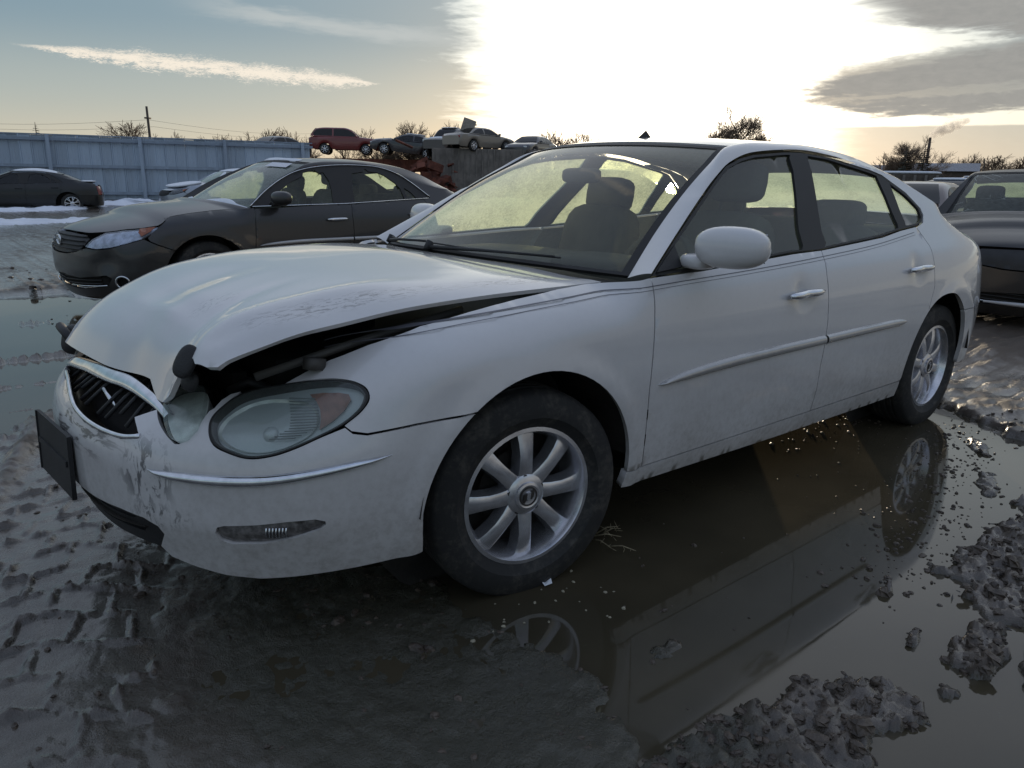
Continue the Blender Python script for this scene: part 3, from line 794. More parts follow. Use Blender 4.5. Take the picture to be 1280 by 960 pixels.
# ------------------------------------------------------------------ the white sedan in front
HERO['fender_edge'] = [(1.211,.826),(1.137,.806),(1.063,.782),(1.016,.768),(.97,.751),(.914,.731),(.863,.7125),(.956,.728),(1.026,.736),(1.078,.732),(1.102,.719),(1.105,.697),(1.083,.669),(1.036,.637),(1.052,.624),(1.09,.617),(1.213,.629),(1.381,.638)]
HERO['fold'] = .20
HERO['dent'] = [(2.953, .822, .045, .016), (3.97, .858, .045, .016)]
_fe = HERO['fender_edge']; HERO['fender_edge'] = _fe[:6] + [tuple(q) for q in catmull(np.array(_fe[6:14]), 34)] + _fe[14:]
scuff = [((-1.02, -.10, .56), (.16, .42, .10), .9, (22, 6, 30), (.03, .03, .035)), ((-.93, -.48, .50), (.10, .14, .12), .85, (40, 30, 14), (.04, .04, .045)),
         ((-.90, -.50, .40), (.12, .14, .05), .8, (60, 60, 30), (.05, .05, .05)), ((-.45, -.66, .91), (.55, .05, .06), .6, (24, 110, 110), (.10, .095, .09)),
         ((-.70, -.35, .90), (.10, .06, .08), .45, (60, 120, 120), (.12, .12, .13)), ((.15, -.66, .93), (.35, .05, .05), .6, (26, 110, 110), (.08, .075, .07)),
         ((3.35, -.83, .78), (.16, .2, .16), .7, (30, 30, 30), (.10, .09, .08)), ((3.3, -.86, .60), (.25, .2, .06), .6, (20, 20, 60), (.08, .07, .06))]
M_white = paint('white_paint', (.66, .648, .645), dirt=.55, scuffs=scuff)
hero = empty('sedan', (0, 0, 0), 0, 'white four-door sedan with crumpled bonnet and broken grille standing in the puddle', 'car')
HB, HT = build_car(HERO, hero, M_white, .03, wheels=dict(steer=R(-9), detail=2, rad=.327, rimr=.213))
HF = HB.Fm

# front bumper, from wheel arch to wheel arch, torn round the lamps
drv = [(1.236,.259),(1.230,.32)] + [(float(HB.s_of(x)), z) for x, z in arc(-.005,.327,.385,.385,172,128,12)] + [(1.378,.632),(1.213,.623),(1.09,.611),(1.054,.617)] + [tuple(q) for q in catmull(np.array([(1.036,.632),(.973,.611),(.914,.589),(.855,.572),(.797,.566),(.745,.577),(.704,.592),(.679,.619),(.670,.645),(.690,.672),(.713,.690)]), 40)] + [(.686,.685),(.669,.674),(.663,.660),(.653,.655),(.648,.635),(.649,.618),(.634,.598),(.61,.588),(.597,.587),(.569,.599),(.541,.612),(.515,.624),(.474,.644),(.441,.632),(.415,.622),(.448,.606),(.468,.594),(.474,.584),(.413,.573),(.321,.571),(.193,.575),(.083,.584),(-.017,.598),(-.155,.611),(-.268,.611)]
pas = [(-.40,.612),(-.475,.62),(-.52,.64),(-.58,.60),(-.62,.592),(-.65,.62),(-.66,.66),(-.70,.688),(-.672,.65),(-.68,.619),(-.706,.593),(-.797,.567),(-.914,.59),(-1.036,.634),(-1.09,.611),(-1.213,.623),(-1.378,.632)] + [(-float(HB.s_of(x)), z) for x, z in arc(-.005,.327,.385,.385,128,172,12)] + [(-1.230,.32),(-1.236,.259)]
botm = [(1.126,.253),(.954,.244),(.797,.233),(.70,.238),(.626,.252),(.543,.273),(.517,.300),(.548,.345),(.535,.367),(.49,.382),(.391,.385),(.258,.379),(.10,.377)]
fogh = [(.703,.372),(.710,.388),(.728,.394),(.809,.400),(.886,.408),(.953,.410),(.976,.402),(.978,.394),(.962,.381),(.903,.363),(.822,.346),(.74,.342),(.712,.352)]
bump_poly = drv + pas + [(-s_, z_) for s_, z_ in botm] + [(s_, z_) for s_, z_ in botm[::-1]]
fogh_p = [(-s_, z_) for s_, z_ in fogh]
bump = sheet('front_bumper', bump_poly, HF, .024, M_white, hero, holes=[fogh, fogh_p], depth=.016, bstep=.012)
strip = ([(.519,.5205),(.56,.523),(.60,.5245),(.718,.526),(.837,.530),(.969,.543),(1.066,.554),(1.148,.5585)], [(.519,.5195),(.563,.509),(.60,.503),(.718,.498),(.836,.502),(.968,.519),(1.065,.536),(1.148,.5565)])
M_fog = simple('fog_lens', (.16, .15, .145), .25, .3, coat=.6, var=.5, vscale=60)
for sg in (1, -1):
    ribbon('chrome_strip', strip, HF, M_chrome, bump, h=.012, sg=sg)
    c_ = np.mean(fogh, 0); fl = [tuple(c_ + (np.array(p_) - c_) * (.975, .93)) for p_ in fogh]
    fo = sheet('fog_lamp', [(s_ * sg, z_) for s_, z_ in fl], HF, .02, M_fog, bump, off=-.007, depth=.01, bulge=.004)
    rb_ = MB()
    for k in range(7):
        s0 = (.83 + k * .008) * sg; rb_.tube([HF([[s0, .365]])[0], HF([[s0 + .004 * sg, .392]])[0]], .0022, 5)
    o = rb_.build('lens_rib', M_chrome, fo); o['kind'] = 'stuff'
# black valance with two slots, and the cavity behind it
slots = [[(-.20,.302),(.0,.296),(.20,.302),(.40,.316),(.44,.322),(.43,.308),(.20,.290),(0,.283),(-.2,.290)], [(.0,.335),(.2,.338),(.42,.352),(.40,.342),(.2,.328),(0,.325)]]
val = [(.10,.380),(.258,.382),(.391,.388),(.49,.385),(.54,.370),(.553,.345),(.522,.299),(.545,.275),(.46,.272),(.361,.270),(.268,.266),(.0,.262)]
vl = sheet('lower_valance', val + [(-s_, z_) for s_, z_ in val[::-1][1:]], HF, .04, M_black, bump, holes=slots, off=-.022, depth=.02)
sheet('valance_slat', [(-.30,.312),(0,.306),(.30,.315),(.46,.332),(.30,.322),(0,.313),(-.30,.319)], HF, .04, M_steel, bump, off=-.014, depth=.006)
cavb = MB(); cavb.box((-.78, 0, .44), (.08, .90, .34)); cavb.build('cavity_block', M_void, hero)  # near-black block stands in for the shade behind the valance
# number plate bracket, cracked loose
pb = MB(); pb.box((-1.062, .028, .430), (.010, .335, .185), rot=(0, R(2), R(4))); pb.box((-1.068, .028, .437), (.008, .29, .016), rot=(0, R(2), R(4)))
pb.box((-1.052, -.138, .430), (.012, .008, .185), rot=(0, R(2), R(4))); pb.box((-1.076, .194, .430), (.012, .008, .185), rot=(0, R(2), R(4)))
pb.build('plate_bracket', M_black, bump, smooth=False)
# grille: dark hole, chrome lip, upright bars, the chrome hoop bent down over it
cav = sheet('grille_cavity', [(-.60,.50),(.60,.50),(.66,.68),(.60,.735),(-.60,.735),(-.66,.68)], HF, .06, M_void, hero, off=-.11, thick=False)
lip = [(.474,.586),(.413,.5755),(.321,.573),(.193,.577),(.083,.586),(-.017,.600),(-.155,.613),(-.268,.613)]
lb = MB(); lb.tube([HF([q_])[0] + np.array((.004, 0, .004)) for q_ in catmull(lip, 40)], .0065, 8); lb.build('grille_lip', M_chrome, cav)
for k in range(15):
    s_ = -.40 + k * .058
    if k in (3, 9): continue
    g_ = MB(); z0 = .585 + .02 * (k % 3 == 0); a_ = HF([[s_, z0]])[0] + (.035, 0, 0); b_ = HF([[s_ * .97, .675]])[0] + (.045, 0, 0)
    g_.tube([a_, (a_ + b_) / 2 + (-.01, 0, 0), b_], .006, 5); g_.build('grille_bar', M_black, cav)
sh_ = MB(); sh_.tube([(-.945, -.12, .640), (-.935, -.165, .612), (-.93, -.185, .596)], [.004, .008, .004], 6); sh_.build('broken_trim', M_chrome, cav)
hoop = [(-.925,.395,.600),(-.940,.36,.618),(-.942,.29,.637),(-.932,.16,.650),(-.926,.04,.659),(-.915,-.09,.664),(-.897,-.206,.668),(-.884,-.344,.660),(-.876,-.430,.648),(-.872,-.476,.634)]
hp = catmull(hoop, 48); hb = MB(); G = []
for i, c_ in enumerate(hp):
    t_ = hp[min(i + 1, 47)] - hp[max(i - 1, 0)]; t_ /= np.linalg.norm(t_); o_ = np.array((t_[1], -t_[0], 0)); o_ /= np.linalg.norm(o_); o_ *= -1 if o_[0] > 0 else 1
    w_ = .5 + .5 * math.sin(math.pi * min(1, (i + 3) / 50)); u_ = np.array((.5, 0, .87))
    G.append([c_ + o_ * .011 * math.cos(b_) + u_ * .021 * w_ * math.sin(b_) for b_ in np.linspace(0, 2 * math.pi, 12, endpoint=False)])
hb.grid(np.array(G), closed=True).build('grille_hoop', M_chrome, hero)
hd_ = sheet('header_panel', [(-.60,.640),(-.40,.650),(0,.672),(.226,.678),(.40,.668),(.50,.652),(.54,.70),(0,.715),(-.56,.69)], HF, .05, M_black, hero, off=-.035, depth=.03)

# headlamp on the driver's side: rubber edge, bowl, ribs, faded turn lens, hazed cover
head = [(.682,.619),(.673,.645),(.694,.671),(.718,.684),(.760,.694),(.828,.705),(.89,.715),(.956,.725),(1.026,.732),(1.076,.728),(1.099,.716),(1.102,.698),(1.08,.67),(1.034,.64),(.973,.614),(.914,.592),(.855,.575),(.797,.569),(.745,.58),(.706,.595)]
def inset(poly, k, c=None):
    c = np.mean(poly, 0) if c is None else np.array(c); return [tuple(c + (np.array(p_) - c) * k) for p_ in poly]
hs = [tuple(p_) for p_ in smooth_loop(head, 5)]
M_border = simple('lamp_border', (.50, .54, .55), .3, .2, coat=.5)
turn = [(.945,.706),(.981,.711),(1.028,.713),(1.052,.710),(1.056,.698),(1.036,.673),(1.008,.651),(.972,.632),(.976,.655),(.974,.678),(.964,.694)]
bowl = [tuple(p_) for p_ in smooth_loop([(.700,.618),(.700,.646),(.735,.672),(.80,.688),(.88,.694),(.94,.690),(.966,.672),(.968,.648),(.950,.622),(.910,.602),(.855,.586),(.797,.581),(.745,.592)], 4)]
def lamp(sg):
    mp = lambda l: [(s_ * sg, z_) for s_, z_ in l]
    h = sheet('headlamp', mp(hs), HF, .03, M_rubber, hero, holes=[mp(inset(hs, .945))], off=.003, depth=.03)
    sheet('lamp_housing', mp(inset(hs, .96)), HF, .03, M_border, h, off=-.022, thick=False)
    C = np.mean(bowl, 0); rb = MB(); G = []
    for k in np.linspace(1, .06, 8):                                          # the bowl, deepest round the bulb
        q_ = np.array(inset(bowl, k)) * (sg, 1); P_ = HF(q_); e_ = 1e-4
        N_ = np.cross(HF(q_ + [e_, 0]) - P_, HF(q_ + [0, e_]) - P_); N_ /= np.linalg.norm(N_, axis=1)[:, None]; N_ *= np.sign((N_ @ np.array([-1, -sg * .8, .2])).mean())
        G.append(P_ - N_ * (.016 + .035 * math.sqrt(max(0, 1 - k * k))))
    rb.grid(np.array(G), closed=True).build('reflector', M_bulb, h)
    bl = MB(); bl.ell(G[-1].mean(0) + np.array((-.018, -sg * .015, .004)), (.022, .022, .022)); bl.build('bulb', M_border, h)
    sheet('turn_signal', mp(turn), HF, .02, M_amber_dark, h, off=-.012, depth=.008)
    ri = MB()
    for k in range(15):
        z_ = .606 + k * .0058; s0 = .880 + .012 * math.sin(k / 14 * math.pi); s1 = .955 + .013 * math.sin(k / 14 * math.pi * .9)
        if k < 4: s0 -= .02 * (4 - k) * .5; s1 -= .012 * (4 - k)
        ri.tube([HF([[s_ * sg, z_ + (s_ - s0) * .05]])[0] + np.array((.010, sg * .007, 0)) for s_ in (s0, (s0 + s1) / 2, s1)], .0016, 4)
    o = ri.build('lens_rib', simple('lens_rib_grey', (.16, .18, .18), .4), h); o['kind'] = 'stuff'  # ribs in one plain dark grey
    sheet('headlamp_lens', mp(inset(hs, .965)), HF, .03, M_lens, h, off=.003, thick=False, bulge=.012)
    return h
lamp(1); lamp(-1)
inner = [(.543,.624),(.503,.648),(.480,.666),(.488,.678),(.529,.686),(.58,.687),(.617,.674),(.641,.65),(.648,.62),(.634,.6),(.61,.591),(.582,.599)]
isl = [tuple(p_) for p_ in smooth_loop(inner, 5)]
for sg in (1, -1):
    il = sheet('inner_lamp', [(s_ * sg, z_) for s_, z_ in isl], HF, .02, M_bulb, hero, off=-.012, depth=.06)
    sheet('inner_lamp_lens', [(s_ * sg, z_) for s_, z_ in inset(isl, .99)], HF, .02, M_lens, il, off=.012, depth=.02, bulge=.02)
bk = MB()                                                                     # bracket and ducting between the lamps and the bonnet
superell(bk, (-.60, -.47, .63), (.16, .16, .08), .6); bk.tube([(-.70, -.43, .66), (-.66, -.47, .69), (-.62, -.50, .67)], .014, 8)
bk.build('lamp_bracket', M_black, hero)
# engine bay: inner wing, strut top, fan shroud in the dark under the bonnet
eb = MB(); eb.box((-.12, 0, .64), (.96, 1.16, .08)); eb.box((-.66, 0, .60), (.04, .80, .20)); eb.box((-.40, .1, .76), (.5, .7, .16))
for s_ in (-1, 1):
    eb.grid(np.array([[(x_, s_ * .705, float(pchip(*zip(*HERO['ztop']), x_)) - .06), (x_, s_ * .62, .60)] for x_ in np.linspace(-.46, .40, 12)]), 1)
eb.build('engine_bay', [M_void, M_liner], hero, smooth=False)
ew = MB(); ew.box((-.565, -.672, .765), (.05, .03, .030), rot=(0, .2, .3)); ew.tube([(-.70, -.62, .74), (-.45, -.655, .80), (-.1, -.665, .86)], .012, 6)
ew.build('inner_wing_bracket', simple('grey_bracket', (.07, .066, .06), .6), hero)

# bonnet: pushed back, lifted and buckled along the driver's edge, torn at the front corner
NET = [(-1, [(-.835,-.715,.795),(-.79,-.72,.823),(-.69,-.722,.846),(-.525,-.73,.872),(-.30,-.735,.897),(.0,-.735,.908),(.40,-.738,.912)]),
       (-.93, [(-.852,-.675,.790),(-.81,-.675,.842),(-.71,-.68,.874),(-.54,-.685,.893),(-.30,-.69,.917),(.0,-.69,.921),(.385,-.70,.917)]),
       (-.83, [(-.868,-.59,.762),(-.83,-.605,.835),(-.745,-.61,.882),(-.56,-.61,.914),(-.30,-.615,.936),(.0,-.62,.936),(.37,-.65,.919)]),
       (-.6, [(-.862,-.43,.705),(-.825,-.43,.790),(-.73,-.43,.872),(-.55,-.43,.925),(-.28,-.43,.951),(.0,-.43,.954),(.33,-.45,.936)]),
       (-.3, [(-.880,-.21,.692),(-.838,-.21,.780),(-.742,-.21,.868),(-.53,-.21,.932),(-.26,-.21,.960),(.0,-.21,.966),(.265,-.21,.949)]),
       (0, [(-.918,0,.685),(-.872,0,.770),(-.76,0,.864),(-.52,0,.937),(-.24,0,.966),(.0,0,.974),(.235,0,.954)]),
       (.5, [(-.945,.35,.680),(-.895,.35,.752),(-.77,.35,.852),(-.54,.35,.929),(-.26,.35,.961),(.0,.35,.970),(.27,.35,.951)]),
       (.85, [(-.90,.58,.64),(-.85,.60,.70),(-.74,.61,.79),(-.54,.62,.880),(-.28,.63,.922),(0,.63,.935),(.35,.65,.932)]),
       (1, [(-.86,.68,.62),(-.80,.70,.67),(-.68,.715,.755),(-.5,.73,.82),(-.28,.735,.865),(0,.735,.895),(.42,.738,.92)])]
na = np.array([a for a, _ in NET]); nb = np.array([0, .07, .2, .40, .62, .80, 1.0]); NV = np.array([r_ for _, r_ in NET])
BD = np.linspace(-.06, 1, 220); AD = np.linspace(-1, 1, 300)
ND = np.stack([np.where((BD < 0)[:, None], NV[i][0] + (NV[i][1] - NV[i][0]) / .07 * BD[:, None], pchip(nb, NV[i], np.clip(BD, 0, 1))) for i in range(len(na))])   # (a, b, 3)
ND = np.moveaxis(np.stack([pchip(na, ND[:, j], AD) for j in range(len(BD))]), 0, 1)                                                               # (300, 220, 3)
def HOOD(q_):
    q_ = np.asarray(q_, float); a = np.clip((q_[..., 0] / .73 + 1) / 2 * 299, 0, 298.999); b = np.clip((q_[..., 1] / 1.28 + .06) / 1.06 * 219, 0, 218.999)
    i, j = a.astype(int), b.astype(int); u, v = (a - i)[..., None], (b - j)[..., None]
    P_ = ND[i, j] * (1 - u) * (1 - v) + ND[i + 1, j] * u * (1 - v) + ND[i, j + 1] * (1 - u) * v + ND[i + 1, j + 1] * u * v
    x, y = q_[..., 0], q_[..., 1]
    dz = .006 * np.sin(y * 9 + x * 4) * sstep(.6, .1, y) + .010 * np.exp(-((x + .30 - .25 * y) / .10) ** 2) * sstep(.75, .2, y) - .008 * np.exp(-((x + .05) / .12) ** 2 - ((y - .35) / .2) ** 2)
    dz = dz + .010 * np.maximum(0, 1 - np.abs(x + .60 - .03 * y) / .05) * sstep(.05, .3, y) * sstep(1.0, .6, y) - .007 * np.maximum(0, 1 - np.abs(x + .52 - .25 * y) / .05) * sstep(.7, .3, y) + .006 * np.maximum(0, 1 - np.abs(y - .22 - .12 * x) / .035) * sstep(.5, .1, np.abs(x + .1)) - .005 * np.maximum(0, 1 - np.abs(y - .30 - .16 * x) / .05) * sstep(.5, .1, np.abs(x + .1))
    P_ = P_.copy(); P_[..., 2] += dz * sstep(1.28, 1.0, y); return P_
hood_poly = [(.73,.0),(.60,.002),(.30,.0),(.0,.0),(-.20,.0),(-.33,-.002),(-.37,-.022),(-.41,-.038),(-.47,-.040),(-.53,-.022),(-.555,.0),(-.575,.035),(-.60,.055),(-.63,.05),(-.65,.03),(-.70,.02),(-.73,.03),(-.73,1.28),(.73,1.28)]
fl = MB(); superell(fl, (-.853, -.596, .797), (.022, .060, .084), .8, 20, 13, rot=(.3, .45, .55)); superell(fl, (-.845, -.585, .745), (.02, .05, .05), .8, 12, 9, rot=(.3, .2, .5)); fl.build('torn_rubber_flap', M_black, hero)
bon = sheet('bonnet', hood_poly, HOOD, .026, M_white, hero, depth=.012, bstep=.012, outref=(0, 0, 1))
# cowl and wipers
cw = MB(); cw.grid(np.array([[(x_ + .012, y_, z_ - .012), (x_ + .10, y_ * .99, z_ - .006)] for x_, y_, z_ in ND[::12, -1]])); cw.build('cowl', M_black, hero)
for y0, y1 in ((-.52, .06), (.10, .66)):
    wp = MB(); f_ = lambda y, h: Vector((.265 + .24 * (y / .74) ** 2 + h * .6, y, .968 - .028 * (y / .74) ** 2 + h))
    wp.tube([f_(y1, .0), f_((y0 + y1) / 2, .012), f_(y0, .02)], [.009, .006, .004], 6); wp.tube([f_(y1 - .03, .016), f_((y0 + y1) / 2, .012), f_(y0 - .02, .018)], .0035, 5); wp.tube([f_(y1, -.01), f_(y1, .020)], .016, 8)
    wp.build('wiper', M_black, hero)
# pinstripes, aerial, rear-view mirror
for dz_, pw_ in ((0, .0013), (-.011, .0007)):
    st_ = np.array([(-.60,.797),(-.541,.812),(-.40,.837),(-.263,.857),(-.042,.876),(.213,.893),(.474,.908),(1.0,.925),(1.539,.947),(2.0,.972),(2.453,1.012)]); xs_ = np.linspace(-.60, 2.45, 90); zs_ = pchip(st_[:, 0], st_[:, 1], xs_) + dz_
    G = []
    for x_, z_ in zip(xs_, zs_):
        P_ = HB.X(np.array([(x_, z_ - pw_), (x_, z_ + pw_)])); G.append([p_ + np.array((0, -.0014, .0004)) for p_ in P_])
    ps = MB().grid(np.array(G), flip=True).build('pinstripe', simple('pinstripe_grey', (.13, .13, .15), .4), hero)
an = MB(); an.add([(1.36, -.006, 1.405), (1.36, .006, 1.405), (1.46, .012, 1.412), (1.46, -.012, 1.412), (1.425, 0, 1.452)], [(0, 1, 4), (1, 2, 4), (2, 3, 4), (3, 0, 4)]); an.build('aerial', M_black, hero, smooth=False)
rm = MB(); superell(rm, (1.02, 0, 1.245), (.03, .23, .065), .5); rm.tube([(1.02, 0, 1.26), (1.06, 0, 1.32)], .01, 6); rm.build('rear_view_mirror', M_black, hero)
GRAY = dict(HERO)
GRAY.pop('dent', None); 
GRAY.update(
    plan=[(-.97,0),(-.965,-.15),(-.945,-.32),(-.905,-.48),(-.84,-.62),(-.75,-.74),(-.62,-.83),(-.47,-.88),(-.28,-.905),(-.1,-.917),(.15,-.922),(.5,-.926),(1,-.929),(1.6,-.93),(2.2,-.929),(2.6,-.926),(2.8,-.923),(3.0,-.915),(3.2,-.90),(3.4,-.88),(3.55,-.84),(3.66,-.76),(3.74,-.62),(3.79,-.42),(3.82,-.2),(3.83,0)],
    front=[(.10,.14),(.20,.06),(.30,.02),(.42,0),(.52,0),(.60,.012),(.68,.045),(.76,.095),(.84,.20),(1.4,.8)],
    ztop=[(-1.1,.76),(-.6,.80),(-.35,.855),(-.16,.89),(.02,.91),(.2,.925),(.33,.93),(.49,.945),(.6,1.2),(2.5,1.2),(2.9,1.12),(3.05,1.09),(3.2,1.07),(3.4,1.05),(3.6,1.03),(3.9,1.02)],
)
GRAY.update(
    dlo=[(.45,.955),(.64,1.085),(.82,1.185),(1.0,1.262),(1.15,1.302),(1.29,1.325),(1.45,1.342),(1.64,1.352),(1.80,1.353),(2.03,1.342),(2.17,1.312),(2.30,1.262),(2.45,1.160),(2.54,1.085),(2.605,1.030),(2.57,1.018),(2.50,1.012),(2.3,1.004),(2.1,.997),(1.5,.975),(.9,.957)],
    q0=10, q1=17, bzC_top=(2.503,1.006), door_top_r=[(2.1,.990),(2.3,.997),(2.49,1.005)],
    glassF=[(.62,.975),(.80,1.09),(.95,1.175),(1.14,1.245),(1.27,1.268),(1.36,1.275),(1.39,1.20),(1.38,1.10),(1.34,.985)],
    glassR=[(1.60,.992),(1.64,1.12),(1.70,1.27),(1.88,1.295),(2.02,1.285),(2.10,1.255),(2.2,1.18),(2.245,1.12),(2.25,1.02)],
    glassQ=[(2.285,1.022),(2.29,1.09),(2.30,1.13),(2.40,1.06),(2.43,1.024)],
    O=[(.45,.962),(.64,1.093),(.82,1.193),(1.0,1.272),(1.18,1.32),(1.4,1.35),(1.75,1.366),(2.0,1.358),(2.2,1.315),(2.4,1.232),(2.55,1.175),(2.8,1.125),(3.05,1.10)],
    fender_edge=[(1.262,.838),(1.222,.808),(1.192,.790),(1.128,.741),(1.085,.70),(1.10,.674),(1.167,.640),(1.30,.59)],
    bump_top=[(1.167,.636),(1.10,.668),(1.05,.695),(1.03,.688),(.89,.650),(.75,.614),(.63,.602),(.515,.612),(.45,.60),(.375,.575),(.2,.55),(0,.545)],
    bump_bot=[(0,.155),(.3,.157),(.7,.17),(1.0,.215),(1.16,.262)],
    intake=[(0,.36),(.37,.345),(.70,.385),(.755,.36),(.70,.29),(.35,.24),(0,.24)],
    grille=[(0,.55),(.2,.556),(.375,.58),(.47,.63),(.50,.69),(.40,.718),(0,.726)], grille_z=(.575,.715), bars=4, bar_mat=None,
    head=[(.50,.618),(.56,.68),(.66,.735),(.85,.755),(1.03,.768),(1.185,.788),(1.122,.741),(1.03,.695),(.89,.655),(.75,.619),(.63,.607)],
    turn=[(1.03,.762),(1.165,.781),(1.11,.742),(1.035,.706),(1.015,.735)],
    hood_line=[(0,.732),(.45,.730),(.66,.745),(.86,.766),(1.04,.779),(1.19,.802)],
)
_iv = [(-a, b) for a, b in GRAY['intake']] + [(a, b) for a, b in GRAY['intake'][::-1]]
def _circ(s, z, r, n=18): return [(s + r * 1.1 * math.cos(t), z + r * math.sin(t)) for t in np.linspace(0, 2 * math.pi, n, endpoint=False)]
GRAY['bump_holes'] = [_iv, _circ(.845, .327, .048), _circ(-.845, .327, .048)]
# ------------------------------------------------------------------ the other complete cars
def dress_front(B, root, bump, P, fog=True, emblem=True):
    for sg in (1, -1):
        if fog:
            c_ = B.Fm(np.array(_circ(.845 * sg, .327, .052, 25)))
            t = MB(); t.tube([p_ + np.array((-.004, -sg * .004, 0)) for p_ in np.vstack([c_, c_[:1]])], .0085, 8); fr_ = t.build('fog_lamp_ring', M_chrome, bump)
            sheet('fog_lamp', _circ(.845 * sg, .327, .05), B.Fm, .03, M_void, fr_, off=-.03, thick=False)
            s = MB(); s.tube([B.Fm([[q * sg, z]])[0] + np.array((-.006, -.004 * sg, 0)) for q, z in ((.20, .272), (.40, .277), (.60, .288), (.70, .297))], .006, 6); s.build('silver_strip', M_chrome, bump)
        for k in range(3):
            t = MB(); z_ = .275 + k * .032
            t.tube([B.Fm([[q * sg, z_ + q * .05]])[0] + np.array((.02, 0, 0)) for q in np.linspace(.0, .62, 8)], .007, 5); t.build('intake_bar', M_black, bump)
    if emblem:
        e = MB(); c = B.Fm([[-.03, .652]])[0] + np.array((-.012, 0, 0))
        def ring(ax, bx, r, off=(0, 0)):
            e.tube([c + np.array((-.002, off[0] + ax * math.cos(t), off[1] + bx * math.sin(t))) for t in np.linspace(0, 2 * math.pi, 21)], r, 6)
        ring(.062, .042, .006); ring(.022, .040, .0045); ring(.044, .016, .0045, (0, .018))
        e.build('emblem', M_chrome, root)

# grey sedan behind the white one
M_grey = paint('grey_paint', (.030, .029, .029), rough=.34, metal=.20, coat=.45, dirt=.35, dcol=(.075, .07, .065))
M_clear = glass('clear_lamp_cover', (.85, .88, .92), .30, (.55, .6, .68), .2, .05, 20.)
M_sky_ws = glass('sky_film_windscreen', (.55, .66, .58), .62, (.50, .58, .52), .45, .10, 3.)  # pale green film holds the sky reflection in its colour
GRAY['bar_mat'] = M_black; GRAY['lens'] = M_clear; GRAY['dent'] = [(.72, .50, .10, .04), (.60, .555, .05, -.012)]; GRAY['hubz'] = .32
grey = empty('sedan', (.853, 5.524, -.014), .0794, 'dark grey sedan with dented front bumper and amber corner lamps behind the white one', 'car')
M_lampg = simple('lamp_bowl_bright', (.62, .66, .74), .3, .5, var=.35, vscale=18)
GB, GT = build_car(GRAY, grey, M_grey, .045, wheels=dict(detail=1), ws=M_sky_ws)
gb = plain_front(GRAY, GB, grey, M_grey, .045, lamp=M_lampg)
dress_front(GB, grey, gb, GRAY)
tr_ = np.array([(x, z) for x, z in GRAY['dlo'][:15]]); tt_ = catmull(tr_, 60)
t = MB(); t.tube([p_ + np.array((0, -.006, .002)) for p_ in GB.X(tt_)], .005, 5); t.tube([GB.X([q])[0] + np.array((0, -.006, 0)) for q in ((.47, .952), (1.5, .97), (2.58, 1.018))], .005, 5); t.build('window_trim', M_chrome, grey)
def snow_patch(Tf, poly, parent, seed, th=.02, step=.03):
    rng = np.random.default_rng(seed); P_ = np.array(poly, float); P_ = smooth_loop(P_ + rng.normal(0, .012, P_.shape), 6)
    return sheet('snow_patch', P_, Tf, step, M_snow, parent, off=.004, bulge=th, outref=(0, 0, 1), depth=.01)
snow_patch(GT, [(-.45, 1.30), (-.2, 1.31), (.1, 1.29), (.4, 1.30), (.4, 1.36), (.1, 1.40), (-.15, 1.38), (-.40, 1.37)], grey, 3, .018)
snow_patch(GT, [(-.60, .53), (-.3, .525), (.1, .53), (.4, .53), (.3, .57), (0, .56), (-.35, .575), (-.52, .565)], grey, 5, .012)
st_ = MB(); st_.add([tuple(GT(np.array(q)) + np.array((-.004, 0, .006))) for q in ((-.50, 1.12), (-.18, 1.12), (-.18, 1.20), (-.50, 1.20))], [(0, 1, 2, 3)]); st_.build('windscreen_sticker', simple('white_paper', (.75, .76, .80), .6, var=.1, vscale=60), grey)

# black sedan nose-on at the right edge, its windscreen cracked
def cracked_glass():
    m, nt = new_mat('cracked_windscreen')
    tc = out(node(nt, 'ShaderNodeTexCoord'), 'Object')
    v = node(nt, 'ShaderNodeTexVoronoi', {'Vector': tc, 'Scale': 5.0}, feature='DISTANCE_TO_EDGE')
    v2 = node(nt, 'ShaderNodeTexVoronoi', {'Vector': tc, 'Scale': 13.0}, feature='DISTANCE_TO_EDGE')
    a = noise(nt, tc, 1.6, 4, .6)
    cr = Nd(nt, out(v)).sstep(.016, .004).max(Nd(nt, out(v2)).sstep(.012, .003) * .6) * a.sstep(.50, .62)
    film = noise(nt, tc, 30, 5, .7).sstep(.3, .8) * .10 + .05
    tr = node(nt, 'ShaderNodeBsdfTransparent', {0: (.40, .48, .42, 1)}); di = node(nt, 'ShaderNodeBsdfDiffuse', {0: (.55, .60, .55, 1)})
    b = node(nt, 'ShaderNodeMixShader', {0: (cr * .7 + film).min(1.), 1: out(tr), 2: out(di)})
    gl = node(nt, 'ShaderNodeBsdfGlossy', {'Roughness': .04})
    s = node(nt, 'ShaderNodeMixShader', {0: Nd(nt, out(node(nt, 'ShaderNodeFresnel', {'IOR': Nd(nt, out(node(nt, 'ShaderNodeNewGeometry'), 'Backfacing')) * -.76 + 1.45}))) * .8, 1: out(b), 2: out(gl)})
    node(nt, 'ShaderNodeOutputMaterial', {0: out(s)}); return m
M_blackp = paint('black_paint', (.012, .011, .011), rough=.38, dirt=.6, dcol=(.045, .038, .032), coat=.25)
DARK = dict(GRAY); DARK['rear_glass'] = M_glass_far; DARK['dent'] = [(.3, .5, .2, .03)]; DARK['bars'] = 0
dark = empty('sedan', (6.95, .02, .0), R(19), 'black sedan with cracked windscreen facing the camera at the right edge of the photo', 'car')
DB, DT = build_car(DARK, dark, M_blackp, .06, wheels=dict(detail=1), ws=cracked_glass())
db = plain_front(DARK, DB, dark, M_blackp, .06)
dress_front(DB, dark, db, DARK, emblem=False)
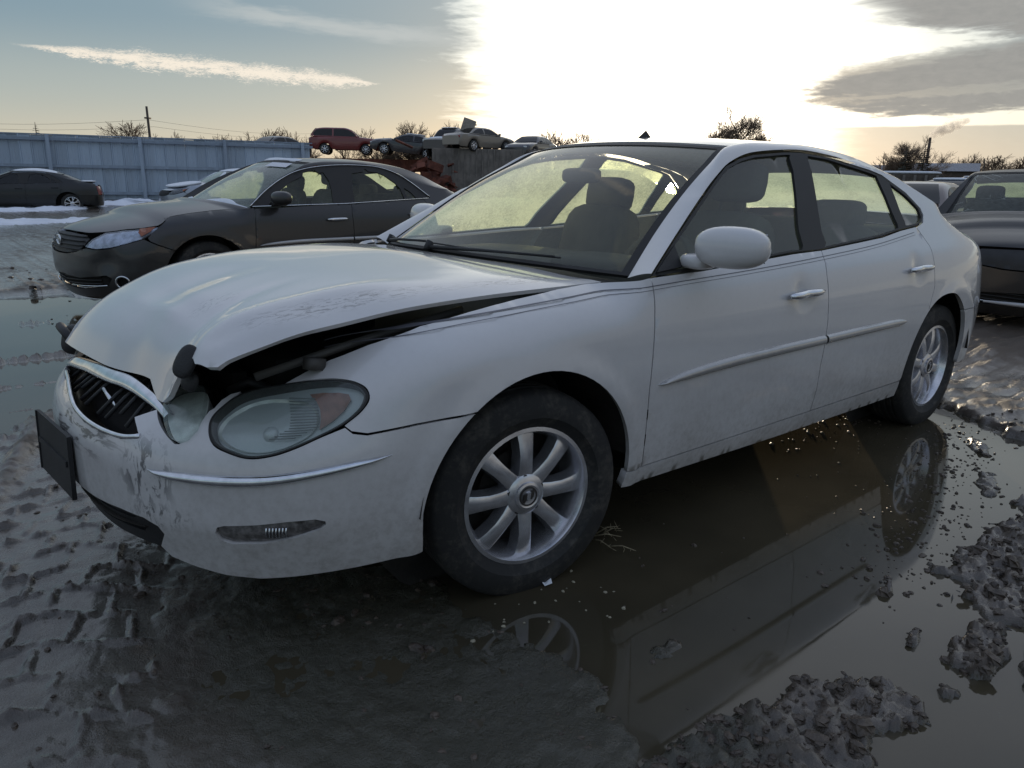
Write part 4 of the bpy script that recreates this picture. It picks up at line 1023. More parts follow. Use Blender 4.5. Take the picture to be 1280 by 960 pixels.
tb = MB(); tb.tube([(-1.10, -.62, .34), (-1.12, -.42, .335), (-1.10, -.25, .30), (-1.05, -.05, .27), (-1.02, .3, .28)], [.012, .02, .03, .02, .01], 8); tb.build('torn_bumper_edge', simple('pale_bumper_edge', (.45, .46, .48), .5), dark)

# black coupe by the fence, snow on its roof and boot
COUPE = dict(GRAY); COUPE.pop('dent')
M_coupe = paint('coupe_black_paint', (.008, .009, .010), rough=.4, dirt=.4, dcol=(.03, .03, .03), coat=.3)
M_tint = glass('dark_tinted_glass', (.03, .035, .035), .10, (.2, .2, .2), .3)
coupe = empty('coupe', (1.30, 28.35, -.12), R(-9), 'black coupe with snowy roof and twin-spoke wheel parked at the fence', 'car')
coupe.scale = (1, 1, .97)
CB, CT = build_car(COUPE, coupe, M_coupe, .10, wheels=dict(detail=1, spokes=7, split=True), near_glass=M_tint, glass_far=M_tint, ws=M_tint)
plain_front(COUPE, CB, coupe, M_coupe, .10)
snow_patch(CT, [(-.62, 1.4), (-.1, 1.35), (.6, 1.35), (.62, 2.4), (.2, 2.5), (-.3, 2.4), (-.62, 2.45), (-.60, 1.9)], coupe, 6, .05, .08)
sd = MB(); superell(sd, (3.35, 0, 1.065), (.55, 1.35, .05), .6); sd.build('snow_patch', M_snow, coupe)
# pale sedan under snow further along the fence
PALE_LOC = (7.10, 24.75, -.05)
PALE = dict(GRAY); PALE.pop('dent')
M_silver = paint('silver_paint', (.36, .40, .46), rough=.35, metal=.3, dirt=.4)
pale = empty('sedan', PALE_LOC, R(2), 'pale snow-covered sedan half hidden behind the dark grey one', 'car')
LB, LT = build_car(PALE, pale, M_silver, .10, wheels=dict(detail=1), ws=M_sky_ws)
plain_front(PALE, LB, pale, M_silver, .10, lamp=M_void)
snow_patch(LT, [(-.62, 1.35), (.6, 1.35), (.62, 2.5), (-.3, 2.4), (-.62, 2.45)], pale, 8, .05, .08)
sp = MB(); superell(sp, (-.22, 0, .93), (1.0, 1.3, .10), .6, rot=(0, R(-9), 0)); sp.build('snow_patch', M_snow, pale)
sp = MB(); superell(sp, (.80, .0, 1.16), (.75, 1.25, .05), .6, rot=(0, R(-31), 0)); sp.build('snow_patch', M_snow, pale)

# ------------------------------------------------------------------ simpler cars for the stacks and rows behind
KINDS = dict(
    sedan=dict(low=[(-.95, .30, .62, .72), (-.85, .22, .74, .84), (-.3, .22, .88, .90), (.45, .24, .96, .91), (2.6, .24, 1.0, .91), (3.2, .24, 1.02, .88), (3.7, .26, .98, .82), (3.85, .35, .85, .74)],
               cab=[(.45, .95), (1.25, 1.36), (1.5, 1.40), (2.1, 1.40), (2.4, 1.34), (3.05, 1.0)], wb=2.75),
    suv=dict(low=[(-.92, .38, .80, .74), (-.82, .30, .92, .86), (-.3, .30, 1.02, .92), (.4, .30, 1.08, .93), (2.6, .30, 1.10, .93), (3.4, .32, 1.10, .90), (3.6, .40, 1.0, .84)],
             cab=[(.35, 1.06), (1.05, 1.58), (1.4, 1.66), (2.5, 1.66), (3.1, 1.60), (3.52, 1.12)], wb=2.62),
    pickup=dict(low=[(-1.0, .45, .95, .80), (-.9, .38, 1.04, .92), (.4, .38, 1.12, .95), (2.1, .38, 1.14, .95), (2.2, .38, 1.12, .95), (4.1, .42, 1.10, .94), (4.2, .5, 1.06, .90)],
                cab=[(.45, 1.10), (1.0, 1.66), (1.3, 1.76), (1.8, 1.76), (2.0, 1.70), (2.2, 1.12)], wb=3.3),
    van=dict(low=[(-.95, .40, .90, .86), (-.85, .34, 1.05, .95), (-.3, .34, 1.15, .98), (.3, .34, 1.2, 1.0), (4.2, .34, 1.2, 1.0), (4.3, .4, 1.15, .98)],
             cab=[(-.15, 1.12), (.5, 1.95), (.9, 2.10), (3.8, 2.12), (4.15, 2.05), (4.25, 1.2)], wb=3.2))
def far_car(name, kind, mat, loc, rz, label, cat, group=None, tilt=(0, 0), snow=False, gl=None, hub=.32):
    K = KINDS[kind]; root = empty(name, loc, rz, label, cat, group); root.rotation_euler = (tilt[0], tilt[1], rz); gl = gl or M_tint
    lo = np.array(K['low'], float); xs = np.linspace(lo[0, 0], lo[-1, 0], 34); v = pchip(lo[:, 0], lo[:, 1:], xs); G = []
    for x, (zb, z_, w) in zip(xs, v):
        for cx in (0, K['wb']):
            d = abs(x - cx)
            if d < .40: zb = max(zb, .33 + math.sqrt(.16 - d * d) * .95)
        zb = min(zb, z_ - .08)
        row = [(x, -w * .94, zb), (x, -w, zb + (z_ - zb) * .25), (x, -w, zb + (z_ - zb) * .65), (x, -w * .97, z_ - .07), (x, -w * .88, z_ - .012), (x, -w * .5, z_ + .012), (x, 0, z_ + .02)]
        G.append(row + [(a, -b, c) for a, b, c in row[::-1][1:]])
    G = np.array(G); b = MB().grid(G); n = G.shape[1]
    b.F += [tuple(range(n)), tuple(range(len(b.V) - 1, len(b.V) - n - 1, -1))]; b.M += [0, 0]
    b.grid(np.array([[(x, y, .42) for y in (-.7, .7)] for x in (xs[0] + .2, xs[-1] - .2)]))
    b.build('body', mat, root, autosmooth=R(40))
    cb = np.array(K['cab'], float); cx = np.linspace(cb[0, 0], cb[-1, 0], 22); cz = np.interp(cx, cb[:, 0], cb[:, 1]); cz = pchip(cb[:, 0], cb[:, 1], cx)
    belt = np.interp(cx, [cb[0, 0], cb[-1, 0]], [cb[0, 1], cb[-1, 1]]) - .01; H = cb[:, 1].max(); G = []
    wy = lambda z: .86 - .26 * np.clip((z - 1.0) / max(.01, H - 1.0), 0, 1) ** 1.2 * (1 if kind != 'van' else .4)
    for x, z, be in zip(cx, cz, belt):
        row = [(x, -wy(be), be), (x, -wy(be + (z - be) * .5), be + (z - be) * .5), (x, -wy(z - .05) if z - .05 > be else -wy(be), max(be, z - .05)), (x, -wy(z) + .06, max(be, z - .008)), (x, -.3, max(be, z + .012)), (x, 0, max(be, z + .016))]
        G.append(row + [(a, -b_, c) for a, b_, c in row[::-1][1:]])
    MB().grid(np.array(G)).build('cabin', mat, root, autosmooth=R(45))
    x0, x1, x2, x3 = cb[0, 0], cb[1, 0], cb[-2, 0], cb[-1, 0]; zb = np.interp
    for s_ in (-1, 1):
        mid = (x1 + x2) / 2
        for xa, xb, nm in ((x0 + .28, mid - .05, 'side_window'), (mid + .05, x3 - .22, 'side_window')):
            if kind == 'van' and xa > 1.2: continue
            w = MB(); P_ = []
            for x in np.linspace(xa, xb, 7):
                zt_ = float(pchip(cb[:, 0], cb[:, 1], x)) - .085; b0 = float(np.interp(x, [x0, x3], [cb[0, 1], cb[-1, 1]])) + .04
                P_.append([(x, s_ * (wy(b0) + .008), b0), (x, s_ * (wy(max(zt_, b0)) + .012), max(zt_, b0 + .004))])
            w.grid(np.array(P_), flip=s_ > 0).build(nm, gl, root)
    for xa, za, xb, zb_, nm in ((x0, cb[0, 1], x1, cb[1, 1], 'windscreen'), (x3, cb[-1, 1], x2, cb[-2, 1], 'rear_window')):
        if kind in ('van',) and nm == 'rear_window': continue
        P_ = []
        for f in np.linspace(.10, .92, 5):
            x = xa + (xb - xa) * f; z = float(pchip(cb[:, 0], cb[:, 1], x)) + .024; P_.append([(x + (-.02 if nm == 'windscreen' else .02), y * (wy(z) - .10), z) for y in (-1, -.5, 0, .5, 1)])
        MB().grid(np.array(P_), flip=nm != 'windscreen').build(nm, gl, root)
    f0 = lo[1]
    for s_ in (-1, 1):
        l = MB(); superell(l, (lo[0, 0] + .10, s_ * .58, (lo[0, 2] + .02)), (.14, .34, .14), .5, 10, 7, rot=(0, 0, s_ * .35)); l.build('headlamp', M_bulb, root)
        l = MB(); superell(l, (lo[-1, 0] - .08, s_ * .66, lo[-1, 2] - .06), (.16, .22, .18), .5, 10, 7); l.build('tail_lamp', M_red, root)
        m_ = MB(); superell(m_, (x0 + .25, s_ * 1.0, cb[0, 1] + .07), (.10, .2, .13), .6, 10, 7); m_.build('wing_mirror', mat, root)
        for x in (0, K['wb']): make_wheel(root, x, s_ * .80, hub, side=s_, detail=0, spokes=7)
    if snow:
        s = MB(); superell(s, ((x1 + x2) / 2, 0, H + .02), ((x2 - x1) * 1.05, 1.1, .08), .6); superell(s, ((lo[1, 0] + x0) / 2, 0, np.interp((lo[1, 0] + x0) / 2, lo[:, 0], lo[:, 2]) + .02), ((x0 - lo[1, 0]) * .95, 1.5, .09), .6, rot=(0, R(-9), 0))
        s.build('snow_patch', M_snow, root)
    return root
# ------------------------------------------------------------------ ground: churned mud with ruts, clods and standing water
def _hash(ix, iy, seed):
    h = (ix * 374761393 + iy * 668265263 + seed * 1442695041) & 0xffffffff
    h = ((h ^ (h >> 13)) * 1274126177) & 0xffffffff
    return ((h ^ (h >> 16)) & 0xffff) / 65535.
def vnoise(x, y, seed=0):
    ix, iy = np.floor(x).astype(np.int64), np.floor(y).astype(np.int64); u, v = x - ix, y - iy
    u = u * u * u * (u * (u * 6 - 15) + 10); v = v * v * v * (v * (v * 6 - 15) + 10)
    a, b, c, d = _hash(ix, iy, seed), _hash(ix + 1, iy, seed), _hash(ix, iy + 1, seed), _hash(ix + 1, iy + 1, seed)
    return (a * (1 - u) + b * u) * (1 - v) + (c * (1 - u) + d * u) * v - .5
def fbm(x, y, f, o=4, seed=0, g=.5):
    r = 0; a = 1.
    for k in range(o): r = r + a * vnoise(x * f + 17.3 * k, y * f - 9.1 * k, seed + k); f *= 2.03; a *= g
    return r
def poly_sd(poly, x, y):
    """distance to a polygon, positive inside"""
    P = np.array(poly, float); q = np.stack([x.ravel(), y.ravel()], 1); d = np.full(len(q), 1e9)
    for a, b in zip(P, np.roll(P, -1, 0)):
        e = b - a; t = np.clip(((q - a) @ e) / (e @ e), 0, 1); d = np.minimum(d, np.hypot(*(q - a - t[:, None] * e).T))
    return np.where(inside(P, q), d, -d).reshape(x.shape)
def blob(x, y, cx, cy, rx, ry, rot=0):
    c, s = math.cos(rot), math.sin(rot); u = ((x - cx) * c + (y - cy) * s) / rx; v = (-(x - cx) * s + (y - cy) * c) / ry
    return 1 - np.hypot(u, v)
PUDDLES = [  # outlines on the ground, in metres: (polygon, edge raggedness)
    [(-.45,1.2),(-.35,.3),(-.25,-.35),(-.08,-.70),(-.06,-1.0),(-.14,-1.3),(-.22,-1.6),(-.15,-2.1),(.9,-2.1),(2.3,-1.95),(2.9,-1.35),(3.10,-.88),(3.2,-.70),(3.05,.2),(3.1,1.3),(1.5,1.7),(.2,1.5)],
    [(-1.1,1.75),(-.55,2.3),(-.42,2.9),(-.46,3.40),(-1.2,3.44),(-2.5,3.3),(-2.6,1.9)],
    [(-1.3,3.58),(-.45,3.56),(-.05,4.0),(.3,4.86),(-.7,4.90),(-2.2,4.85),(-2.3,3.7)],
    [(-1.6,5.08),(-.3,5.06),(.35,5.1),(.5,5.8),(-.02,6.5),(-.75,6.3),(-2.2,6.5)],
]
FLATZ = [(-.62,1.0),(-.60,.25),(-.80,-.25),(-.98,-.45),(-1.0,-.8),(-1.02,-2.0),(.1,-2.0),(.1,.9)]
ISLES = [ (-1.45,3.50,1.15,.085,.0,.035), (-.62,3.50,.42,.09,.1,.045), (-1.3,4.98,1.5,.10,.02,.03), (-.35,5.02,.35,.06,0,.03), (-.75,2.75,.35,.035,.1,.014), (-1.1,2.2,.4,.03,0,.012), (-.8,4.2,.3,.03,.1,.012), # mud that stands out of the water: cx, cy, rx, ry, rot, height
    (.06,-1.73,.34,.11,-.15,.032), (.33,-1.80,.10,.09,.3,.035), (-.22,-1.62,.14,.05,0,.03), (1.55,-1.70,.46,.14,.06,.036), (1.16,-1.80,.16,.11,.3,.032), (1.32,-1.62,.12,.04,.2,.02),
    (.78,-1.86,.15,.055,.2,.035), (.80,-2.02,.22,.06,.2,.03), (.90,-1.555,.055,.022,.4,.03), (.69,-1.72,.05,.02,.3,.02), (2.3,-1.72,.5,.16,.1,.035), (2.1,-1.42,.16,.04,.3,.016), (2.62,-1.2,.2,.05,.6,.014), (.52,-1.88,.05,.03,0,.02),
    (2.42,.25,.35,.14,.4,.010), (-.55,-1.6,.12,.05,.3,.006), (.10,-1.32,.06,.03,0,.004)]
RUTS = [(-.97,.45,1.25,.30), (-1.62,.7,1.25,.32)]
def height(x, y):
    r = np.hypot(x - .2, y + .5)
    w = -9 * np.ones_like(x)
    jag = (.13 - .08 * sstep(1.4, 2.2, y)) * fbm(x, y, 2.2, 4, 3) + .07 * fbm(x, y, 12, 4, 8, .6)
    for P_ in PUDDLES:
        xmin, ymin = np.min(P_, 0) - 2; xmax, ymax = np.max(P_, 0) + 2
        m = (x > xmin) & (x < xmax) & (y > ymin) & (y < ymax)
        if m.any(): w[m] = np.maximum(w[m], poly_sd(P_, x[m], y[m]))
    w = w + jag
    far = 1 / (1 + (r / 14) ** 2)
    base = .034 + .10 * fbm(x, y, .55, 3, 20) * far + .045 * np.clip(fbm(x, y, 1.7, 4, 30), -.3, 1) * far + .25 * fbm(x, y, .05, 3, 50) * sstep(12, 60, r)
    nl = 1 - .6 * sstep(-.4, -.7, x) * sstep(2.2, 1.6, y)
    d = nl * .030 * np.abs(fbm(x, y, 6.5, 4, 40, .6)) + .013 * fbm(x, y, 24, 3, 44)
    base = np.maximum(base + d * sstep(60, 8, r), .006 + .02 * fbm(x, y, 8, 3, 61) * sstep(30, 4, r))
    fz = sstep(-.12, .10, poly_sd(FLATZ, x, y) + jag * .7) if True else 0
    base = base * (1 - fz) + fz * (.005 + .018 * fbm(x, y, 2.6, 3, 64) + .010 * np.abs(fbm(x, y, 11, 3, 66)) + .005 * fbm(x, y, 40, 2, 67))
    deep = -.045 + .016 * fbm(x, y, 5, 3, 70)
    k = sstep(-.10, .05, w)
    h = base * (1 - k) + deep * k
    # lugs pressed in by a loader tyre at the left
    for cx, cy, ang, wd in RUTS:
        u = (x - cx) * math.cos(ang) + (y - cy) * math.sin(ang); v = -(x - cx) * math.sin(ang) + (y - cy) * math.cos(ang)
        m = sstep(wd + .04, wd - .04, np.abs(v)) * sstep(1.5, 1.1, np.abs(u)) * (1 - k)
        uu = u + .03 * fbm(x, y, 5, 2, 90) + .35 * np.abs(v); ru = uu / .15; row = np.floor(ru); fu = np.abs(ru - row - .5)
        vv = (v + .02 * fbm(x, y, 7, 2, 95)) / .155 + .5 * (row % 2); fv = np.abs(vv - np.floor(vv) - .5)
        rid = np.maximum(sstep(.40, .47, fu), sstep(.42, .48, fv)) * sstep(-.34, -.12, fbm(x, y, 6, 3, 97))
        pl = _hash(np.floor(ru).astype(np.int64), np.floor(vv).astype(np.int64) + 7 * (v > 0), 5) - .5; pl2 = _hash(np.floor(ru).astype(np.int64), np.floor(vv).astype(np.int64), 9) - .5
        lug = .004 + .006 * pl + .030 * pl * (ru - row - .5) * .15 + .08 * pl2 * (vv - np.floor(vv) - .5) * .155 + .0012 * fbm(x, y, 26, 2, 96) + rid * (.011 + .026 * fbm(x, y, 23, 3, 92, .6))
        h = h * (1 - m * .85) + lug * m * .85
    for cx, cy, rx, ry, ro, ht in ISLES:
        m = (np.abs(x - cx) < max(.9, rx * 1.5)) & (np.abs(y - cy) < .6)
        if not m.any(): continue
        xm, ym = x[m], y[m]
        b = blob(xm, ym, cx, cy, rx, ry, ro) + .75 * fbm(xm, ym, 7, 4, 33, .65)
        top_ = (ht * (.35 + 1.3 * np.abs(fbm(xm, ym, 15, 4, 35, .62))) + .014 * fbm(xm, ym, 42, 3, 39, .7))
        h[m] = np.maximum(h[m], np.where(b > 0, top_ * sstep(-.02, .25, b), -1))
    # wheels have settled into the puddle bed
    return h
def graded(lo, hi, st, far, g=1.09):
    a = list(np.arange(lo, hi, st)); s = st; x = hi
    while x < far: a.append(x); s = min(s * g, 40); x += s
    s = st; x = lo - st; b = []
    while x > -far: b.append(x); s = min(s * g, 40); x -= s
    return np.array(b[::-1] + a)
gx = graded(-1.30, 2.9, .0125, 900); gx = np.unique(np.r_[gx[(gx < -1.30) | (gx > -.62)], np.arange(-1.30, -.615, .0075)]); gy = graded(-2.0, 1.5, .0120, 900)
XX, YY = np.meshgrid(gx, gy, indexing='ij'); HH = height(XX, YY)
def mud_mat():
    m, nt = new_mat('wet_mud')
    tc = out(node(nt, 'ShaderNodeTexCoord'), 'Object'); z = Nd(nt, out(node(nt, 'ShaderNodeSeparateXYZ', {0: tc}), 2))
    a = noise(nt, tc, .35, 6, .6); b = noise(nt, tc, 5., 6, .65); c = noise(nt, tc, 60., 5, .7); d = noise(nt, tc, 240., 3, .6)
    col = mixc(nt, (b * .6 + c * .4).sstep(.3, .7), (.040, .030, .022), (.098, .076, .058))
    col = mixc(nt, a.sstep(.35, .65) * .6, col, (.105, .075, .050))
    col = mixc(nt, z.sstep(.022, .002) * .55, col, (.060, .054, .036))
    col = mixc(nt, d.sstep(.66, .72) * .35, col, (.20, .18, .15))
    wet = z.sstep(.06, .004) * .75 + b.sstep(.42, .60) * .40
    shore = z.sstep(.013, .001)
    sp_ = node(nt, 'ShaderNodeSeparateXYZ', {0: tc}); ex = (Nd(nt, out(sp_, 0)) + .36) / .62; ey = (Nd(nt, out(sp_, 1)) + 1.0) / 1.05
    olive_shade = (1 - ex * ex - ey * ey + b * .7 - .35).sstep(-.05, .45)          # olive patch: flare tint and the car's dark put into the mud colour
    col = mixc(nt, olive_shade * .85, col, (.052, .050, .032))
    rough = .70 - wet.min(1.) * .52 + c.sstep(.3, .7) * .12
    bump = node(nt, 'ShaderNodeBump', {'Height': noise(nt, tc, 24., 5, .65) * .9 + c * .6 + d * .25, 'Strength': .7, 'Distance': .018})
    bump2 = node(nt, 'ShaderNodeBump', {'Height': b * .8 + c * .25, 'Strength': shore * -.30 + .35, 'Distance': .015})
    p = node(nt, 'ShaderNodeBsdfPrincipled', {'Base Color': col, 'Roughness': rough, 'Specular IOR Level': .7, 'Normal': out(bump), 'Coat Weight': (wet * 1.4 + .1 + shore).min(1.) * (1 - olive_shade * .62), 'Coat Roughness': (.10 + c.sstep(.3, .7) * .14) * (1 - shore * .75), 'Coat IOR': 1.45, 'Coat Normal': out(bump2)})
    node(nt, 'ShaderNodeOutputMaterial', {0: out(p)}); return m
M_mud = mud_mat()
na_, nb_ = HH.shape
Vg = np.stack([XX, YY, HH], -1).reshape(-1, 3)
ii = (np.arange(na_ - 1)[:, None] * nb_ + np.arange(nb_ - 1)[None]).ravel()
me = bpy.data.meshes.new('ground'); me.vertices.add(len(Vg)); me.vertices.foreach_set('co', Vg.ravel().astype(np.float32))
Q = np.stack([ii, ii + nb_, ii + nb_ + 1, ii + 1], 1).astype(np.int32)
me.loops.add(Q.size); me.loops.foreach_set('vertex_index', Q.ravel()); me.polygons.add(len(Q)); me.polygons.foreach_set('loop_start', np.arange(0, Q.size, 4, dtype=np.int32)); me.polygons.foreach_set('loop_total', np.full(len(Q), 4, np.int32))
me.polygons.foreach_set('use_smooth', np.ones(len(Q), bool)); me.materials.append(M_mud); me.update(); me.validate()
gr_ = bpy.data.objects.new('ground', me); COL.objects.link(gr_); gr_['kind'] = 'structure'
def water_mat():
    m, nt = new_mat('puddle_water')
    tc = out(node(nt, 'ShaderNodeTexCoord'), 'Object')
    a = noise(nt, tc, 1.2, 4, .55); b = noise(nt, tc, 14., 5, .65); d = noise(nt, tc, 120., 3, .6)
    col = mixc(nt, a.sstep(.3, .7), (.050, .043, .028), (.080, .066, .042))
    col = mixc(nt, b.sstep(.60, .75) * d.sstep(.5, .6) * .5, col, (.11, .095, .07))
    film = b.sstep(.62, .70) * a.sstep(.45, .6) * .10
    bump = node(nt, 'ShaderNodeBump', {'Height': noise(nt, tc, 3., 3, .5), 'Strength': .010, 'Distance': .02})
    p = node(nt, 'ShaderNodeBsdfPrincipled', {'Base Color': col, 'Roughness': film + a.sstep(.25, .7) * .05 + .02, 'IOR': 1.5, 'Specular IOR Level': .5, 'Normal': out(bump)})
    node(nt, 'ShaderNodeOutputMaterial', {0: out(p)}); return m
M_water = water_mat()
wa = mesh('puddle_water', [(-3.2, -2.6, 0), (4.2, -2.6, 0), (4.2, 7, 0), (-3.2, 7, 0)], [(0, 1, 2, 3)], M_water); wa['kind'] = 'structure'

# clods and bits lying in the mud and on the shallow water
def lump(mb, c, r, rng):
    sx, sy, sz = r * rng.uniform(.7, 1.5), r * rng.uniform(.6, 1.1), r * rng.uniform(.4, .8); a0 = rng.uniform(0, 6.28); V = [(c[0], c[1], c[2] + sz)]
    for k, (rr, zz) in enumerate(((.75, .6), (1.0, -.3))):
        for j in range(6):
            t = a0 + j * math.pi / 3 + k * .5; q = rr * rng.uniform(.75, 1.2); x, y = q * sx * math.cos(t), q * sy * math.sin(t)
            V.append((c[0] + x * math.cos(a0) - y * math.sin(a0), c[1] + x * math.sin(a0) + y * math.cos(a0), c[2] + sz * zz * rng.uniform(.7, 1.2)))
    Fs = [(0, 1 + j, 1 + (j + 1) % 6) for j in range(6)]
    for j in range(6): Fs += [(1 + j, 7 + j, 7 + (j + 1) % 6, 1 + (j + 1) % 6)]
    mb.add(V, Fs)
rng = np.random.default_rng(11)
M_clod = simple('mud_clod', (.075, .057, .043), .42, bump=.6, bscale=90, var=.5, vscale=30)
mb = MB(); n_ = 0
cand = np.vstack([np.stack([rng.uniform(-1.6, 3.3, 9000), rng.uniform(-2.0, 1.6, 9000)], 1), np.stack([rng.uniform(-2.5, 6, 4000), rng.uniform(1.6, 9, 4000)], 1), np.stack([rng.uniform(-.4, .45, 2500), rng.uniform(-2.0, -1.55, 2500)], 1), np.stack([rng.uniform(.6, 2.2, 3500), rng.uniform(-2.0, -1.5, 3500)], 1)]); hc = height(cand[:, 0], cand[:, 1])
for (x, y), h in zip(cand, hc):
    p_ = .5 if h > .028 else (.55 if -.004 < h <= .028 else .0)
    if rng.random() < p_ * (.42 if x > -.6 or y > 1.8 else .12): lump(mb, (x, y, h), min(.03, .004 + rng.exponential(.0055)) * (1 if y < 2 else 1.8), rng); n_ += 1
o = mb.build('mud_clods', M_clod, smooth=False); o['kind'] = 'stuff'
mb = MB()
for k in range(760):                                                          # straw bits, chips and crumbs afloat, thickest along the right bank
    if k < 560:
        t = rng.uniform(0, 1); x = 1.0 + 2.0 * t + rng.normal(0, .16); y = -1.50 + .55 * t + rng.normal(0, .09) - .05
    elif k < 700: x, y = rng.normal(2.45, .3), rng.normal(-.55, .12)
    else: x, y = rng.uniform(-.9, 2.2), rng.uniform(-1.6, -.8)
    r_ = .0025 + rng.exponential(.0032); lump(mb, (x, y, .0005), min(r_, .014), rng)
o = mb.build('floating_debris', M_clod, smooth=False); o['kind'] = 'stuff'
mb = MB()
for k in range(26):
    x, y = (rng.normal(.02, .16), rng.normal(-.98, .07)); lump(mb, (x, y, .001), .003 + rng.exponential(.002), rng)
o = mb.build('pale_chips', simple('pale_chip', (.33, .30, .22), .6, var=.4, vscale=40), smooth=False); o['kind'] = 'stuff'
# left-hand wheel: dry weed stalk, scrap of white plastic
tw = MB(); base = np.array((.43, -.74, .01))
for k in range(5):
    a = rng.normal(-1.0, .5); L_ = rng.uniform(.07, .20); p0 = base + np.array((rng.normal(0, .03), rng.normal(0, .03), 0)); d_ = np.array((math.cos(a) * .35, math.sin(a), rng.uniform(.0, .22)))
    tw.tube([p0, p0 + d_ * L_ * .5 + (0, 0, .01), p0 + d_ * L_], [.0032, .0024, .0010], 5)
    for j in range(3):
        q = p0 + d_ * L_ * rng.uniform(.4, .95); tw.tube([q, q + rng.normal(0, .018, 3) + (0, 0, .008)], [.0014, .0006], 4)
tag(tw.build('weed_stalk', simple('dry_straw', (.30, .25, .16), .8, var=.4, vscale=60)), 'dry broken weed stalk lying in the puddle behind the front wheel', 'weed')
sc_ = MB(); sc_.add([(.064,-.878,.006),(.088,-.886,.011),(.096,-.870,.020),(.078,-.862,.010),(.062,-.868,.015)], [(0, 1, 2, 3), (0, 3, 4)]); 
tag(sc_.build('plastic_scrap', simple('white_scrap', (.78, .80, .84), .5), smooth=False), 'small scrap of white plastic in the water by the front tyre', 'litter')
tb = MB(); superell(tb, (-.87, .64, .64), (.08, .09, .11), .7, rot=(0, .3, .4)); tb.tube([(-.90, .54, .66), (-.91, .66, .69), (-.86, .76, .62)], .016, 8); tb.build('loose_wing_liner', M_black, hero)

# old snow along the tracks at the left
M_snow2 = simple('old_snow', (.74, .78, .86), .8, bump=.8, bscale=4, var=.10, vscale=1.2)
def snow_strip(P_, w, seed, th=.10):
    rng = np.random.default_rng(seed); C = catmull(P_, 60); t = np.gradient(C, axis=0); t /= np.linalg.norm(t, axis=1)[:, None]; n = np.stack([-t[:, 1], t[:, 0]], 1); G = []
    for i, c in enumerate(C):
        e = math.sin(math.pi * (i + .5) / 60) ** .35; row = []
        for v in np.linspace(-1, 1, 15):
            ww = w * e * (1 + .55 * fbm(np.array([c[0] + v]), np.array([c[1]]), .8, 3, seed)[0] * 2)
            p_ = c + n[i] * v * ww; h = height(np.array([p_[0]]), np.array([p_[1]]))[0]
            row.append((p_[0], p_[1], h - .02 + th * e * max(0, 1 - v * v) * (1 + 1.2 * fbm(np.array([p_[0]]), np.array([p_[1]]), 2.2, 3, seed + 5)[0])))
        G.append(row)
    o = MB().grid(np.array(G)).build('snow_bank', M_snow2); o['kind'] = 'stuff'; return o
snow_strip([(-4, 27.0), (1.0, 26.0), (3.2, 26.3), (5.2, 29.5), (9, 29.5)], .95, 1, .10)
snow_strip([(-4, 20.5), (.2, 19.4), (2.0, 19.6), (3.6, 20.4)], .75, 2, .08)
snow_strip([(4, 31), (8, 31), (14, 30)], .8, 3, .15)
snow_strip([(-3.0, 13.6), (-.8, 13.2), (.2, 13.3)], .18, 4, .05)

# ------------------------------------------------------------------ fence of corrugated steel sheets on posts and rails
def steel(name, col, var):
    m, nt = new_mat(name); tc = out(node(nt, 'ShaderNodeTexCoord'), 'Object'); oi = Nd(nt, out(node(nt, 'ShaderNodeObjectInfo'), 'Random'))
    mp = node(nt, 'ShaderNodeMapping', {'Vector': tc, 'Scale': (3, 3, .4)}); a = noise(nt, out(mp), 1.5, 6, .65); b = noise(nt, tc, 14, 4, .6)
    c = mixc(nt, (a * .6 + oi * .4).sstep(.25, .75), tuple(x * (1 - var) for x in col), tuple(x * (1 + var) for x in col)); c = mixc(nt, b.sstep(.62, .75) * .35, c, (.16, .11, .08))
    node(nt, 'ShaderNodeOutputMaterial', {0: out(node(nt, 'ShaderNodeBsdfPrincipled', {'Base Color': c, 'Roughness': .45, 'Metallic': .35}))}); return m
M_fence = steel('fence_sheet', (.44, .53, .65), .14); M_rail = steel('fence_rail', (.34, .41, .51), .2)
FA, FB_ = Vector((-6.0, 38.0, 0)), Vector((15.35, 32.7, 0)); fl = (FB_ - FA).length; fd_ = (FB_ - FA).normalized(); fn = Vector((fd_.y, -fd_.x, 0))
fence = empty('fence', FA, math.atan2(fd_.y, fd_.x), 'tall blue-grey corrugated steel fence on posts along the left of the yard', 'fence')
FH = 2.78; PW = .42; npan = int(fl / PW)
def panel_mesh():
    G = []
    for u, d in ((0, 0), (.02, .0), (.035, .035), (.075, .035), (.09, 0), (.15, 0), (.165, .008), (.18, 0), (.24, 0), (.255, .008), (.27, 0), (.35, 0), (PW + .02, .003)): G.append([(u, -d, z) for z in (0, FH)])
    m = MB().grid(np.array(G)); G2 = [[(x, y + .012, z) for x, y, z in r_] for r_ in G]; m.grid(np.array(G2), flip=True); return m
p0 = panel_mesh().build('fence_panel', M_fence, fence, smooth=False)
for k in range(npan):
    o = p0 if k == 0 else p0.copy()
    if k: COL.objects.link(o); o.parent = fence
    o.location = (k * PW, random.uniform(-.008, .008), -.1 + random.uniform(-.02, .02)); o.rotation_euler = (random.uniform(-.008, .008), random.uniform(-.006, .006), 0)
for z_ in (.35, 1.45, 2.52):
    r_ = MB(); r_.box((fl / 2, -.11, z_), (fl, .06, .11)); r_.box((fl / 2, -.16, z_ - .055), (fl, .05, .012)); r_.build('fence_rail', M_rail, fence, smooth=False)
cp = MB(); cp.box((fl / 2, 0, FH - .08), (fl, .10, .05)); cp.build('fence_cap', M_rail, fence, smooth=False)
for k in range(7):
    r_ = MB(); r_.box((.8 + k * 3.45, -.20, 1.32), (.12, .10, 2.75)); r_.box((.8 + k * 3.45, -.26, 1.32), (.14, .012, 2.75)); r_.build('fence_post', M_rail, fence, smooth=False)

